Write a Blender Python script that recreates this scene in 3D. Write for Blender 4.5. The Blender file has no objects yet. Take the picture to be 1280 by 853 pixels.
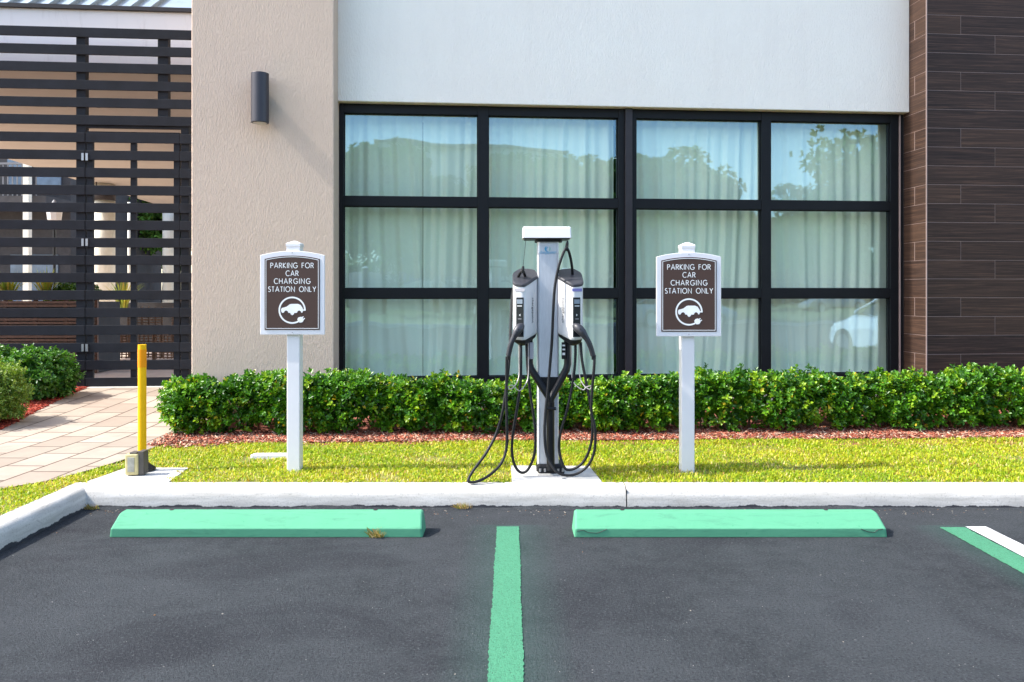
import bpy, math, random
import numpy as np
from mathutils import Matrix, Vector
random.seed(7); RNG = np.random.default_rng(11)
sc = bpy.context.scene; COL = sc.collection
PI = math.pi; rad = math.radians

# ------------------------------------------------------------------ camera frame used for measuring
CAMZ = 1.45
def P(X, Y, D):            # point at distance D (metres ahead) measured at photo pixel X, Y
    return Vector(((X-640)/1000*D, D, CAMZ+(365-Y)/1000*D))
ALPHA = math.atan2(.54, 6.25)
UX = Vector((math.cos(ALPHA), math.sin(ALPHA), 0)); NX = Vector((-math.sin(ALPHA), math.cos(ALPHA), 0))
P0 = Vector((-1.84, 8.51, 0))
BF = Matrix.Translation(P0) @ Matrix.Rotation(ALPHA, 4, 'Z')       # building frame: u along facade, d into it
def uat(X, d):             # facade coordinate u seen at photo column X on the plane d
    k = (X-640)/1000
    ox, oy = P0.x+NX.x*d, P0.y+NX.y*d
    return (k*oy-ox)/(UX.x-k*UX.y)
def gz(y):                 # the ground climbs gently towards the gate
    t = min(1, max(0, (y-7)/3)); return .14+.12*t*t*(3-2*t)

# ------------------------------------------------------------------ materials
MATS = {}
class NT:
    def __init__(s, name):
        m = bpy.data.materials.new(name); m.use_nodes = True; s.m = m; s.t = m.node_tree; s.n = s.t.nodes; s.l = s.t.links
        s.bsdf = s.n['Principled BSDF']; s.out = s.n['Material Output']; MATS[name] = m
    def new(s, typ, **kw):
        n = s.n.new(typ)
        for k, v in kw.items(): setattr(n, k, v)
        return n
    def link(s, a, b): s.l.new(a, b)
    def pos(s, scale=(1,1,1), obj=False):
        g = s.new('ShaderNodeTexCoord').outputs['Object'] if obj else s.new('ShaderNodeNewGeometry').outputs['Position']
        mp = s.new('ShaderNodeMapping'); mp.inputs['Scale'].default_value = scale
        s.link(g, mp.inputs['Vector']); return mp.outputs['Vector']
    def noise(s, vec, scale=5, detail=4, rough=.55, dist=0):
        n = s.new('ShaderNodeTexNoise'); n.inputs['Scale'].default_value = scale; n.inputs['Detail'].default_value = detail
        n.inputs['Roughness'].default_value = rough; n.inputs['Distortion'].default_value = dist
        s.link(vec, n.inputs['Vector']); return n.outputs['Fac']
    def ramp(s, fac, stops):
        r = s.new('ShaderNodeValToRGB'); el = r.color_ramp.elements
        while len(el) < len(stops): el.new(.5)
        for e, (p, c) in zip(el, stops): e.position = p; e.color = c if len(c) == 4 else (*c, 1)
        s.link(fac, r.inputs['Fac']); return r.outputs['Color']
    def mix(s, fac, a, b, mode='MIX'):
        m = s.new('ShaderNodeMix', data_type='RGBA', blend_type=mode)
        for sock, v in ((m.inputs['Factor'], fac), (m.inputs[6], a), (m.inputs[7], b)):
            if isinstance(v, (int, float)): sock.default_value = v
            elif isinstance(v, tuple): sock.default_value = (*v, 1) if len(v) == 3 else v
            else: s.link(v, sock)
        return m.outputs[2]
    def math(s, op, a, b=0.0, clamp=False):
        m = s.new('ShaderNodeMath', operation=op, use_clamp=clamp)
        for sock, v in ((m.inputs[0], a), (m.inputs[1], b)):
            if isinstance(v, (int, float)): sock.default_value = v
            else: s.link(v, sock)
        return m.outputs[0]
    def bump(s, h, strength=.3, dist=.01, prev=None):
        b = s.new('ShaderNodeBump'); b.inputs['Strength'].default_value = strength; b.inputs['Distance'].default_value = dist
        s.link(h, b.inputs['Height'])
        if prev: s.link(prev, b.inputs['Normal'])
        return b.outputs['Normal']
    def color(s, c):
        if isinstance(c, tuple): s.bsdf.inputs['Base Color'].default_value = (*c, 1)
        else: s.link(c, s.bsdf.inputs['Base Color'])
    def set(s, rough=.5, metal=0, spec=.5):
        s.bsdf.inputs['Roughness'].default_value = rough; s.bsdf.inputs['Metallic'].default_value = metal
        s.bsdf.inputs['Specular IOR Level'].default_value = spec

def simple(name, c, rough=.5, metal=0, spec=.5, var=.08, vs=6, bump=0, bs=200, coat=0):
    n = NT(name); v = n.pos()
    f = n.noise(v, vs, 5, .6)
    lo = tuple(max(0, x*(1-var)) for x in c); hi = tuple(x*(1+var) for x in c)
    n.color(n.ramp(f, [(.3, lo), (.7, hi)])); n.set(rough, metal, spec)
    if coat: n.bsdf.inputs['Coat Weight'].default_value = coat
    if bump: n.link(n.bump(n.noise(v, bs, 3, .6), bump, .002), n.bsdf.inputs['Normal'])
    return n.m

def stucco(name, c, bs=.9):
    n = NT(name); v = n.pos()
    big = n.noise(v, 1.3, 4); c1 = n.mix(big, tuple(x*.94 for x in c), tuple(min(.9, x*1.04) for x in c))
    rain = n.noise(n.pos((7, 7, .6)), 1, 4)
    c2 = n.mix(n.math('MULTIPLY', n.ramp(rain, [(.5, (0,0,0)), (.8, (1,1,1))]), .10), c1, tuple(x*.72 for x in c))
    n.color(c2); n.set(.9, 0, .25)
    h1 = n.noise(n.pos((120, 120, 26)), 1, 3, .6, .3); h2 = n.noise(n.pos((40, 40, 19)), 1, 3, .5, .6)
    h = n.math('ADD', n.ramp(h1, [(.42, (0,0,0)), (.66, (1,1,1))]), n.math('MULTIPLY', h2, .6))
    n.link(n.bump(h, bs, .0034), n.bsdf.inputs['Normal']); return n.m
stucco('beige_stucco', (.655, .505, .395), 1); stucco('white_stucco', (.90, .83, .75), .8)
stucco('cream_stucco', (.66, .60, .48), .4)

# asphalt with aggregate, overspray and worn patches
n = NT('asphalt'); v = n.pos()
grit = n.noise(v, 170, 3, .7); patch = n.noise(v, .9, 5, .6, .3); fine = n.noise(v, 9, 6, .7); streak = n.noise(n.pos((.55, 1.1, 1)), 1.1, 5, .62, .9)
base = n.ramp(patch, [(.3, (.021, .025, .0275)), (.68, (.058, .065, .070))])
base = n.mix(n.ramp(fine, [(.38, (0,0,0)), (.72, (.8,.8,.8))]), base, (.064, .069, .074))
base = n.mix(n.ramp(streak, [(.50, (0,0,0)), (.64, (.65,.65,.65))]), base, (.018, .019, .024))
base = n.mix(n.math('MULTIPLY', n.ramp(grit, [(.36, (1,1,1)), (.5, (0,0,0))]), .75), base, (.028, .029, .034))
g2_ = n.noise(v, 75, 3, .75)
base = n.mix(n.ramp(g2_, [(.54, (0,0,0)), (.68, (.85,.85,.85))]), base, (.085, .09, .096))
base = n.mix(n.ramp(g2_, [(.32, (.85,.85,.85)), (.45, (0,0,0))]), base, (.014, .014, .018))
speck = n.new('ShaderNodeTexVoronoi'); speck.inputs['Scale'].default_value = 42; n.link(v, speck.inputs['Vector'])
base = n.mix(n.math('MULTIPLY', n.math('LESS_THAN', speck.outputs['Distance'], .11), n.ramp(n.noise(v, 14, 2), [(.60, (0,0,0)), (.66, (1,1,1))])), base, (.30, .29, .27))
sx = n.new('ShaderNodeSeparateXYZ'); n.link(n.new('ShaderNodeNewGeometry').outputs['Position'], sx.inputs[0])
dx = n.math('ABSOLUTE', n.math('ADD', sx.outputs['X'], .02))
over = n.math('MULTIPLY', n.math('SUBTRACT', 1, n.math('DIVIDE', dx, .28), True), n.math('LESS_THAN', sx.outputs['Y'], 4.98))
dx2 = n.math('ABSOLUTE', n.math('SUBTRACT', sx.outputs['X'], 2.66))
over2 = n.math('MULTIPLY', n.math('SUBTRACT', 1, n.math('DIVIDE', dx2, .22), True), n.math('LESS_THAN', sx.outputs['Y'], 4.97))
over = n.math('MULTIPLY', n.math('MAXIMUM', over, over2), n.math('MULTIPLY', n.noise(v, 40, 6, .8), .26))
base = n.mix(over, base, (.06, .26, .18)); n.color(base); n.set(.85, 0, .2)
hh = n.math('ADD', n.math('ADD', grit, g2_), n.math('MULTIPLY', fine, .8))
n.link(n.bump(hh, 1, .012), n.bsdf.inputs['Normal'])

def paint(name, c, wear=.5):
    n = NT(name); v = n.pos(); g = n.noise(v, 170, 3, .7); f = n.noise(v, 12, 5, .7)
    col = n.mix(n.noise(v, 3, 3), tuple(x*.9 for x in c), tuple(min(.9, x*1.06) for x in c))
    col = n.mix(n.math('MULTIPLY', n.ramp(n.noise(v, 70, 4, .75), [(.38, (1,1,1)), (.52, (0,0,0))]), wear*.35), col, tuple(x*.45 for x in c))
    col = n.mix(n.math('MULTIPLY', n.ramp(g, [(.34, (1,1,1)), (.42, (0,0,0))]), wear), col, (.04, .05, .05))
    n.color(col); n.set(.8, 0, .15); n.link(n.bump(n.math('ADD', g, f), 1, .009), n.bsdf.inputs['Normal'])
paint('green_paint', (.078, .275, .155), .9); paint('white_paint', (.66, .66, .65), .4)
# painted concrete block
n = NT('green_block_paint'); v = n.pos(); f = n.noise(v, 60, 5, .7); g = n.noise(v, 4, 5)
col = n.mix(g, (.082, .290, .165), (.102, .325, .190))
col = n.mix(n.ramp(n.noise(v, 22, 6, .75), [(.64, (0,0,0)), (.70, (.6,.6,.6))]), col, (.035, .22, .11))
col = n.mix(n.ramp(n.noise(n.pos((1.5, 9, 9)), 3, 6, .75, .5), [(.53, (0,0,0)), (.72, (.4,.4,.4))]), col, (.045, .13, .085))
n.color(col); n.set(.75, 0, .15); n.link(n.bump(f, .6, .0025), n.bsdf.inputs['Normal'])

n = NT('kerb_concrete'); v = n.pos(); f = n.noise(v, 90, 5, .7); g = n.noise(n.pos((1.5, 1.5, 14)), 2, 6, .65)
col = n.ramp(g, [(.3, (.40, .375, .335)), (.7, (.60, .57, .525))])
col = n.mix(n.ramp(f, [(.30, (.8,.8,.8)), (.46, (0,0,0))]), col, (.27, .25, .22))
sx = n.new('ShaderNodeSeparateXYZ'); n.link(n.new('ShaderNodeNewGeometry').outputs['Position'], sx.inputs[0])
tar = n.math('SUBTRACT', n.math('MULTIPLY', n.noise(v, 7, 6, .7), .062), n.math('ADD', sx.outputs['Z'], .011))
col = n.mix(n.math('MULTIPLY', tar, 300, True), col, (.045, .045, .05))
scuff = n.math('MULTIPLY', n.ramp(n.noise(n.pos((1,1,1)), 2.6, 4, .7, .8), [(.60, (0,0,0)), (.66, (1,1,1))]), n.math('LESS_THAN', sx.outputs['X'], -2.8))
col = n.mix(scuff, col, (.06, .06, .065))
n.color(col); n.set(.9, 0, .25); n.link(n.bump(n.math('ADD', f, n.noise(v, 25, 4, .6)), .5, .0035), n.bsdf.inputs['Normal'])
simple('pad_concrete', (.50, .485, .45), .9, 0, .25, .12, 9, .5, 90)
simple('tar', (.03, .03, .033), .8, var=.3, vs=30, bump=.6)

# pavers
n = NT('pavers'); geo = n.new('ShaderNodeNewGeometry')
sx = n.new('ShaderNodeSeparateXYZ'); n.link(geo.outputs['Position'], sx.inputs[0])
cb = n.new('ShaderNodeCombineXYZ'); n.link(sx.outputs['Y'], cb.inputs[0]); n.link(sx.outputs['X'], cb.inputs[1])
mp = n.new('ShaderNodeMapping'); mp.inputs['Rotation'].default_value = (0, 0, rad(-1.5)); mp.inputs['Location'].default_value = (.1, .04, 0)
n.link(cb.outputs[0], mp.inputs['Vector'])
br = n.new('ShaderNodeTexBrick'); n.link(mp.outputs[0], br.inputs['Vector'])
br.inputs['Scale'].default_value = 1; br.inputs['Brick Width'].default_value = .46; br.inputs['Row Height'].default_value = .30
br.inputs['Mortar Size'].default_value = .009; br.inputs['Mortar Smooth'].default_value = .2; br.offset = .4; br.inputs['Bias'].default_value = 0
br.inputs['Color1'].default_value = (0,0,0,1); br.inputs['Color2'].default_value = (1,1,1,1); br.inputs['Mortar'].default_value = (0,0,0,1)
v = n.pos(); st = n.noise(v, 3, 6, .65, .4)
col = n.ramp(br.outputs['Color'], [(0, (.27, .222, .170)), (.5, (.345, .292, .228)), (1, (.41, .355, .285))])
col = n.mix(n.math('MULTIPLY', n.ramp(st, [(.4, (0,0,0)), (.7, (1,1,1))]), .5), col, (.25, .175, .135))
col = n.mix(n.math('MULTIPLY', n.noise(v, 55, 4, .7), .3), col, (.30, .24, .20))
col = n.mix(br.outputs['Fac'], col, (.10, .065, .045)); n.color(col); n.set(.85, 0, .3)
hh = n.math('SUBTRACT', n.math('MULTIPLY', n.noise(v, 90, 4, .7), .25), br.outputs['Fac'])
n.link(n.bump(hh, .7, .006), n.bsdf.inputs['Normal'])

def attr_mat(name, rough=.5, spec=.5, transl=0, bump=0, dark=None):
    n = NT(name); a = n.new('ShaderNodeVertexColor', layer_name='tint'); n.link(a.outputs['Color'], n.bsdf.inputs['Base Color']); n.set(rough, 0, spec)
    if transl:
        t = n.new('ShaderNodeBsdfTranslucent'); mx = n.new('ShaderNodeMixShader'); mx.inputs[0].default_value = transl
        tc = n.mix(1.0, a.outputs['Color'], (1.3, 1.25, .5), 'MULTIPLY'); n.link(tc, t.inputs['Color'])
        n.link(n.bsdf.outputs[0], mx.inputs[1]); n.link(t.outputs[0], mx.inputs[2]); n.link(mx.outputs[0], n.out.inputs['Surface'])
    return n
attr_mat('leaf', .36, .5, .28); attr_mat('grass_blade', .55, .3, .3); attr_mat('mulch_chip', .85, .2); attr_mat('far_leaf', .6, .3, .2)
simple('soil', (.20, .12, .075), .95, var=.4, vs=40, bump=.8); simple('lawn_soil', (.19, .185, .045), .95, var=.35, vs=25, bump=.8)
simple('mulch_base', (.27, .085, .055), .95, var=.5, vs=55, bump=1, bs=60); simple('far_grass', (.15, .18, .07), .9, var=.3, vs=2)
simple('bark', (.17, .12, .08), .9, var=.3, vs=30, bump=.6)

# wood-look tile
n = NT('wood_tile'); a = n.new('ShaderNodeVertexColor', layer_name='tint'); ob = n.new('ShaderNodeTexCoord').outputs['Object']
mp = n.new('ShaderNodeMapping'); mp.inputs['Scale'].default_value = (1.5, 1.5, 70); n.link(ob, mp.inputs['Vector'])
va = n.new('ShaderNodeVectorMath', operation='MULTIPLY'); n.link(a.outputs['Color'], va.inputs[0]); va.inputs[1].default_value = (37, 37, 37)
vb = n.new('ShaderNodeVectorMath', operation='ADD'); n.link(mp.outputs[0], vb.inputs[0]); n.link(va.outputs[0], vb.inputs[1])
g1 = n.noise(vb.outputs[0], 1, 7, .7, .8); g2 = n.noise(vb.outputs[0], 2.6, 5, .65, 1.4)
col = n.ramp(g1, [(.34, (.008, .0055, .005)), (.50, (.031, .0175, .014)), (.66, (.090, .050, .035))])
col = n.mix(n.math('MULTIPLY', n.ramp(g2, [(.45, (0,0,0)), (.7, (1,1,1))]), .5), col, (.012, .008, .008))
sp = n.new('ShaderNodeSeparateColor'); n.link(a.outputs['Color'], sp.inputs[0])
col = n.mix(n.math('MULTIPLY', sp.outputs[1], .5, True), col, n.mix(g1, (.04, .021, .014), (.15, .083, .048))); n.color(col); n.set(.55, 0, .22)
n.link(n.bump(g1, .25, .002), n.bsdf.inputs['Normal'])
simple('grout', (.30, .22, .20), .9, var=.1)

simple('window_metal', (.0065, .007, .0085), .5, 0, .22, .15, 8); simple('mullion_metal', (.032, .028, .031), .5, 0, .3, .12, 8)
simple('slat_paint', (.013, .015, .020), .7, 0, .22, .25, 5, .3, 120); simple('hinge_metal', (.35, .35, .36), .4, .8)
simple('fixture_metal', (.040, .037, .045), .45, .3, .5, .06); simple('lens_glass', (.5, .5, .48), .2)
simple('vinyl_white', (.72, .70, .70), .35, 0, .5, .03, 4); simple('sign_white', (.72, .70, .71), .4, 0, .5, .03)
simple('sign_brown', (.072, .042, .033), .55, 0, .25, .05); simple('letter_white', (.85, .84, .82), .5)
simple('head_white', (.66, .65, .64), .28, 0, .5, .03); simple('cap_white', (.68, .67, .66), .45, 0, .5, .02)
simple('black_plastic', (.006, .006, .007), .42, 0, .35, .2); simple('dark_cap', (.030, .030, .036), .45, 0, .5, .1)
simple('cable_rubber', (.009, .009, .010), .5, 0, .3, .2); simple('black_metal', (.006, .006, .008), .38, 0, .35)
simple('grey_wire', (.42, .38, .35), .4, .3); simple('screen', (.02, .022, .026), .12, 0, .6)
simple('label_grey', (.40, .38, .40), .5); simple('label_purple', (.22, .20, .45), .5); simple('pale_mark', (.7, .7, .7), .5)
simple('logo_blue', (.03, .30, .50), .5); simple('logo_grey', (.22, .26, .30), .5); simple('logo_green', (.12, .45, .30), .5)
n = NT('brushed_column'); v = n.pos((3, 3, .4)); n.color(n.ramp(n.noise(v, 40, 3), [(.3, (.55, .56, .59)), (.7, (.62, .63, .66))])); n.set(.42, .45, .5)
simple('yellow_paint', (.82, .44, .003), .6, 0, .2, .06, 5, .2, 60); simple('orange_sleeve', (.85, .29, .003), .55, 0, .2, .05)
simple('old_plastic', (.50, .42, .20), .65, 0, .4, .2, 18, .4); simple('old_plastic_panel', (.30, .29, .24), .6, 0, .4, .2, 30); simple('dark_edge', (.07, .06, .05), .6)
simple('tan_soffit', (.43, .385, .325), .85, var=.05, vs=2); simple('column_paint', (.72, .69, .58), .7); simple('dark_wall', (.045, .043, .045), .85, var=.2)
simple('wing_window', (.10, .15, .22), .15, 0, .6, .4, 1.5); simple('rail_metal', (.16, .16, .17), .5, var=.1); simple('wicker', (.16, .085, .045), .7, var=.4, vs=30)
simple('wood_plank', (.13, .062, .036), .6, var=.4, vs=20); simple('patio_floor', (.58, .45, .36), .85, var=.12, vs=3); simple('blue_patch', (.012, .05, .085), .8)
simple('metal_roof', (.30, .37, .42), .35, .5, .5, .1); simple('black_line', (.02, .015, .015), .6); simple('far_siding', (.62, .60, .55), .8); simple('far_roof', (.25, .24, .23), .8)
simple('car_white', (.75, .76, .78), .25, 0, .5, .02, coat=.6); simple('car_silver', (.50, .52, .55), .25, .3, .5, .02, coat=.6); simple('car_blue', (.05, .09, .18), .25, .2, .5, .02, coat=.6)
simple('car_glass', (.02, .025, .03), .06, 0, .8); simple('tyre', (.015, .015, .016), .8); simple('rim_metal', (.5, .5, .52), .3, .8)
n = NT('fascia_paint'); s1 = n.noise(n.pos((6, 6, .9)), 1.2, 5, .7, .2); s2 = n.noise(n.pos(), 9, 5, .7)
col = n.mix(n.math('MULTIPLY', n.ramp(s1, [(.55, (0,0,0)), (.75, (1,1,1))]), .35), (.72, .69, .68), (.42, .37, .35))
sx = n.new('ShaderNodeSeparateXYZ'); n.link(n.new('ShaderNodeNewGeometry').outputs['Position'], sx.inputs[0])
drip = n.math('MULTIPLY', n.math('SUBTRACT', sx.outputs['Z'], 5.0), n.noise(n.pos((9, 9, .5)), 1.6, 4, .7))
col = n.mix(n.math('MULTIPLY', n.math('SUBTRACT', drip, .105), 12, True), col, (.25, .19, .18)); n.color(col); n.set(.8)

n = NT('window_glass')
lw = n.new('ShaderNodeLayerWeight'); lw.inputs['Blend'].default_value = .5
tr = n.new('ShaderNodeBsdfTransparent'); tr.inputs['Color'].default_value = (.915, 1.0, .905, 1)
gl = n.new('ShaderNodeBsdfGlossy'); gl.inputs['Roughness'].default_value = 0.0; gl.inputs['Color'].default_value = (.50, .80, 1, 1)
wv = n.noise(n.pos((1, 1, 1.4)), 1.3, 2, .4); nb = n.bump(wv, .12, .02)
n.link(nb, gl.inputs['Normal'])
fac = n.math('ADD', n.math('MULTIPLY', n.math('POWER', lw.outputs['Facing'], 5), .82), .18, True)
mx = n.new('ShaderNodeMixShader'); n.link(fac, mx.inputs[0]); n.link(tr.outputs[0], mx.inputs[1]); n.link(gl.outputs[0], mx.inputs[2]); n.link(mx.outputs[0], n.out.inputs['Surface'])
n = NT('curtain_cloth'); df = n.new('ShaderNodeBsdfDiffuse'); tl = n.new('ShaderNodeBsdfTranslucent')
cc = n.mix(n.noise(n.pos((30, 30, 1.2)), 1, 4), (.90, .91, .85), (.94, .94, .89)); n.link(cc, df.inputs['Color']); tl.inputs['Color'].default_value = (.8, .8, .75, 1)
mx = n.new('ShaderNodeMixShader'); mx.inputs[0].default_value = .0; n.link(df.outputs[0], mx.inputs[1]); n.link(tl.outputs[0], mx.inputs[2]); n.link(mx.outputs[0], n.out.inputs['Surface'])
simple('room_dark', (.03, .03, .03), .9)

# ------------------------------------------------------------------ mesh helpers
FRAMES = {}
def root_matrix(o):
    while o is not None and o.parent is not None: o = o.parent
    return FRAMES.get(o.name) if o is not None else None
class MB:
    def __init__(s): s.v = []; s.f = []; s.c = []
    def add(s, vs, fs, c=None):
        k = len(s.v); s.v += [Vector(p) for p in vs]; s.f += [tuple(i+k for i in f) for f in fs]; s.c += [c]*len(fs); return s
    def box(s, x0, x1, y0, y1, z0, z1, M=None, c=None):
        vs = [Vector(p) for p in ((x0,y0,z0),(x1,y0,z0),(x1,y1,z0),(x0,y1,z0),(x0,y0,z1),(x1,y0,z1),(x1,y1,z1),(x0,y1,z1))]
        if M is not None: vs = [M @ p for p in vs]
        return s.add(vs, [(0,3,2,1),(4,5,6,7),(0,1,5,4),(1,2,6,5),(2,3,7,6),(3,0,4,7)], c)
    def loft(s, rings, cap=True, closed=True, c=None):
        k = len(rings[0]); vs = [p for r in rings for p in r]; fs = []
        for i in range(len(rings)-1):
            for j in range(k if closed else k-1):
                a, b = i*k+j, i*k+(j+1) % k; fs.append((a, b, b+k, a+k))
        if cap and closed:
            fs.append(tuple(range(k-1, -1, -1))); fs.append(tuple((len(rings)-1)*k+j for j in range(k)))
        return s.add(vs, fs, c)
    def prism(s, poly, z0, z1, M=None):
        a = [Vector((x, y, z0)) for x, y in poly]; b = [Vector((x, y, z1)) for x, y in poly]
        if M is not None: a = [M @ p for p in a]; b = [M @ p for p in b]
        return s.loft([a, b])
    def tube(s, pts, r, n=8, cap=True, c=None):
        pts = [Vector(p) for p in pts]; rs = r if isinstance(r, (list, tuple)) else [r]*len(pts); rings = []
        t0 = (pts[1]-pts[0]).normalized(); up = Vector((0,0,1)) if abs(t0.z) < .9 else Vector((0,1,0)); nn = t0.cross(up).normalized()
        for i, p in enumerate(pts):
            t = (pts[min(i+1, len(pts)-1)]-pts[max(i-1, 0)]).normalized()
            nn = (nn - t*nn.dot(t)).normalized(); bb = t.cross(nn)
            rings.append([p+(nn*math.cos(a)+bb*math.sin(a))*rs[i] for a in [2*PI*j/n for j in range(n)]])
        return s.loft(rings, cap, True, c)
    def cyl(s, x, y, z0, z1, r0, r1=None, n=24, M=None):
        r1 = r0 if r1 is None else r1; R = [[Vector((x+r*math.cos(2*PI*j/n), y+r*math.sin(2*PI*j/n), z)) for j in range(n)] for r, z in ((r0, z0), (r1, z1))]
        if M is not None: R = [[M @ p for p in q] for q in R]
        return s.loft(R)
    def xf(s, M): s.v = [M @ p for p in s.v]; return s
    def build(s, name, mat, parent=None, smooth=False, bevel=0, loc=None):
        v = np.array([tuple(p) for p in s.v], dtype=np.float64)
        return link_mesh(name, v, s.f, mat, parent, smooth, bevel, loc, s.c)
def link_mesh(name, v, f, mat, parent=None, smooth=False, bevel=0, loc=None, cols=None):
    me = bpy.data.meshes.new(name)
    if parent is not None:
        M = root_matrix(parent); Mi = np.array(M.inverted()); v = v @ Mi[:3, :3].T+Mi[:3, 3]; L = None
    else:
        L = Vector(((v[:,0].min()+v[:,0].max())/2, (v[:,1].min()+v[:,1].max())/2, v[:,2].min())) if loc is None else Vector(loc)
        v = v-np.array(L)
    me.from_pydata([tuple(p) for p in v], [], f if isinstance(f, list) else f.tolist()); me.materials.append(MATS[mat])
    if cols is not None and any(c is not None for c in cols):
        ca = me.color_attributes.new('tint', 'FLOAT_COLOR', 'CORNER'); buf = []
        for p in me.polygons: buf += list(cols[p.index])*p.loop_total
        ca.data.foreach_set('color', buf)
    if smooth:
        me.polygons.foreach_set('use_smooth', [True]*len(me.polygons)); me.set_sharp_from_angle(angle=rad(45))
    me.update(); o = bpy.data.objects.new(name, me); COL.objects.link(o)
    if parent is not None: o.parent = parent
    else: o.location = L; FRAMES[o.name] = Matrix.Translation(L)
    if bevel:
        b = o.modifiers.new('bevel', 'BEVEL'); b.width = bevel; b.segments = 2; b.limit_method = 'ANGLE'; b.angle_limit = rad(35)
    if smooth == 'auto' or (smooth and bevel):
        pass
    return o
def empty(name, loc, rz=0):
    o = bpy.data.objects.new(name, None); COL.objects.link(o); o.location = loc; o.rotation_euler = (0, 0, rz)
    FRAMES[o.name] = Matrix.Translation(Vector(loc)) @ Matrix.Rotation(rz, 4, 'Z'); o.empty_display_size = .2; return o
def tag(o, label=None, cat=None, group=None, kind=None):
    if label: o['label'] = label
    if cat: o['category'] = cat
    if group: o['group'] = group
    if kind: o['kind'] = kind
    return o
def copy_tree(o, parent=None):
    c = o.copy(); COL.objects.link(c); c.parent = parent
    for ch in [x for x in bpy.data.objects if x.parent is o]: copy_tree(ch, c)
    return c
def catmull(pts, n=8):
    pts = [Vector(p) for p in pts]; q = [pts[0]*2-pts[1]]+pts+[pts[-1]*2-pts[-2]]; out = []
    for i in range(1, len(q)-2):
        a, b, c, d = q[i-1:i+3]
        for k in range(n):
            t = k/n; out.append(.5*((2*b)+(c-a)*t+(2*a-5*b+4*c-d)*t*t+(3*b-a-3*c+d)*t**3))
    return out+[pts[-1]]
def fillet(poly, r, n=5):
    out = []; m = len(poly)
    for i in range(m):
        p = Vector(poly[i]).to_2d(); a = Vector(poly[i-1]).to_2d()-p; b = Vector(poly[(i+1) % m]).to_2d()-p
        ra = min(r, a.length*.45, b.length*.45); A = p+a.normalized()*ra; B = p+b.normalized()*ra
        for k in range(n+1):
            t = k/n; q = A*(1-t)**2+p*2*t*(1-t)+B*t*t; out.append((q.x, q.y))
    return out
def fast_mesh(name, verts, loops, nper, mat, colors=None, parent=None, smooth=False):
    """verts (N,3), loops (F*nper), colors (F,3) per face"""
    if parent is not None:
        Mi = np.array(root_matrix(parent).inverted()); verts = verts @ Mi[:3, :3].T+Mi[:3, 3]; L = None
    else:
        L = np.array([(verts[:,0].min()+verts[:,0].max())/2, (verts[:,1].min()+verts[:,1].max())/2, verts[:,2].min()]); verts = verts-L
    me = bpy.data.meshes.new(name); F = len(loops)//nper
    me.vertices.add(len(verts)); me.vertices.foreach_set('co', verts.astype(np.float32).ravel())
    me.loops.add(len(loops)); me.loops.foreach_set('vertex_index', loops.astype(np.int32))
    me.polygons.add(F); me.polygons.foreach_set('loop_start', np.arange(0, F*nper, nper, dtype=np.int32)); me.polygons.foreach_set('loop_total', np.full(F, nper, dtype=np.int32))
    me.materials.append(MATS[mat]); me.update(calc_edges=True)
    if colors is not None:
        ca = me.color_attributes.new('tint', 'FLOAT_COLOR', 'CORNER'); c = np.ones((F, nper, 4), dtype=np.float32); c[:, :, :3] = colors[:, None, :]
        ca.data.foreach_set('color', c.ravel())
    if smooth: me.polygons.foreach_set('use_smooth', np.ones(F, dtype=bool))
    o = bpy.data.objects.new(name, me); COL.objects.link(o)
    if parent is not None: o.parent = parent
    else: o.location = tuple(L); FRAMES[o.name] = Matrix.Translation(Vector(L))
    return o
def unit(a): return a/np.maximum(1e-9, np.linalg.norm(a, axis=1, keepdims=True))
def leaf_arrays(p, d, nrm, L, W, cup=.25):
    """six-vertex folded leaves: base p, direction d, normal nrm, length L, width W"""
    d = unit(d); s = unit(np.cross(d, nrm)); nn = np.cross(s, d); L = L[:,None]; W = W[:,None]
    droop = nn*(-.16*L)
    v = np.stack([p, p+d*L*.38+s*W*.42+nn*W*cup, p+d*L*.76+s*W*.46+nn*W*cup+droop*.5, p+d*L+droop, p+d*L*.76-s*W*.46+nn*W*cup+droop*.5, p+d*L*.38-s*W*.42+nn*W*cup], 1)
    n = len(p); base = (np.arange(n)*6)[:,None]
    loops = (base+np.array([[0,1,2,3,0,3,4,5]])).ravel()
    return v.reshape(-1, 3), loops
def rosettes(tips, dirs, per, L0, W0, spread=.9):
    n = len(tips); d = unit(dirs); r = unit(RNG.normal(size=(n, 3))); a = unit(np.cross(d, r)); b = np.cross(d, a)
    T = np.repeat(tips, per, 0); Dd = np.repeat(d, per, 0); A = np.repeat(a, per, 0); B = np.repeat(b, per, 0)
    ph = np.tile(np.arange(per)*2.4, n)+RNG.uniform(-.3, .3, n*per); lv = np.tile(np.arange(per)/per, n)
    rd = A*np.cos(ph)[:,None]+B*np.sin(ph)[:,None]; k = (spread*(.45+.8*lv)+RNG.uniform(-.15, .15, n*per))[:,None]
    dd = unit(Dd*(1-.35*lv)[:,None]+rd*k*1.3); base = T-Dd*(lv*.035)[:,None]
    up = unit(Dd*.9+np.array([0,0,.5])+RNG.normal(size=(n*per, 3))*.25)
    L = L0*RNG.uniform(.6, 1.15, n*per)*(.75+.35*lv); W = W0*RNG.uniform(.75, 1.15, n*per)*(.8+.3*lv)
    return base, dd, up, L, W

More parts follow.
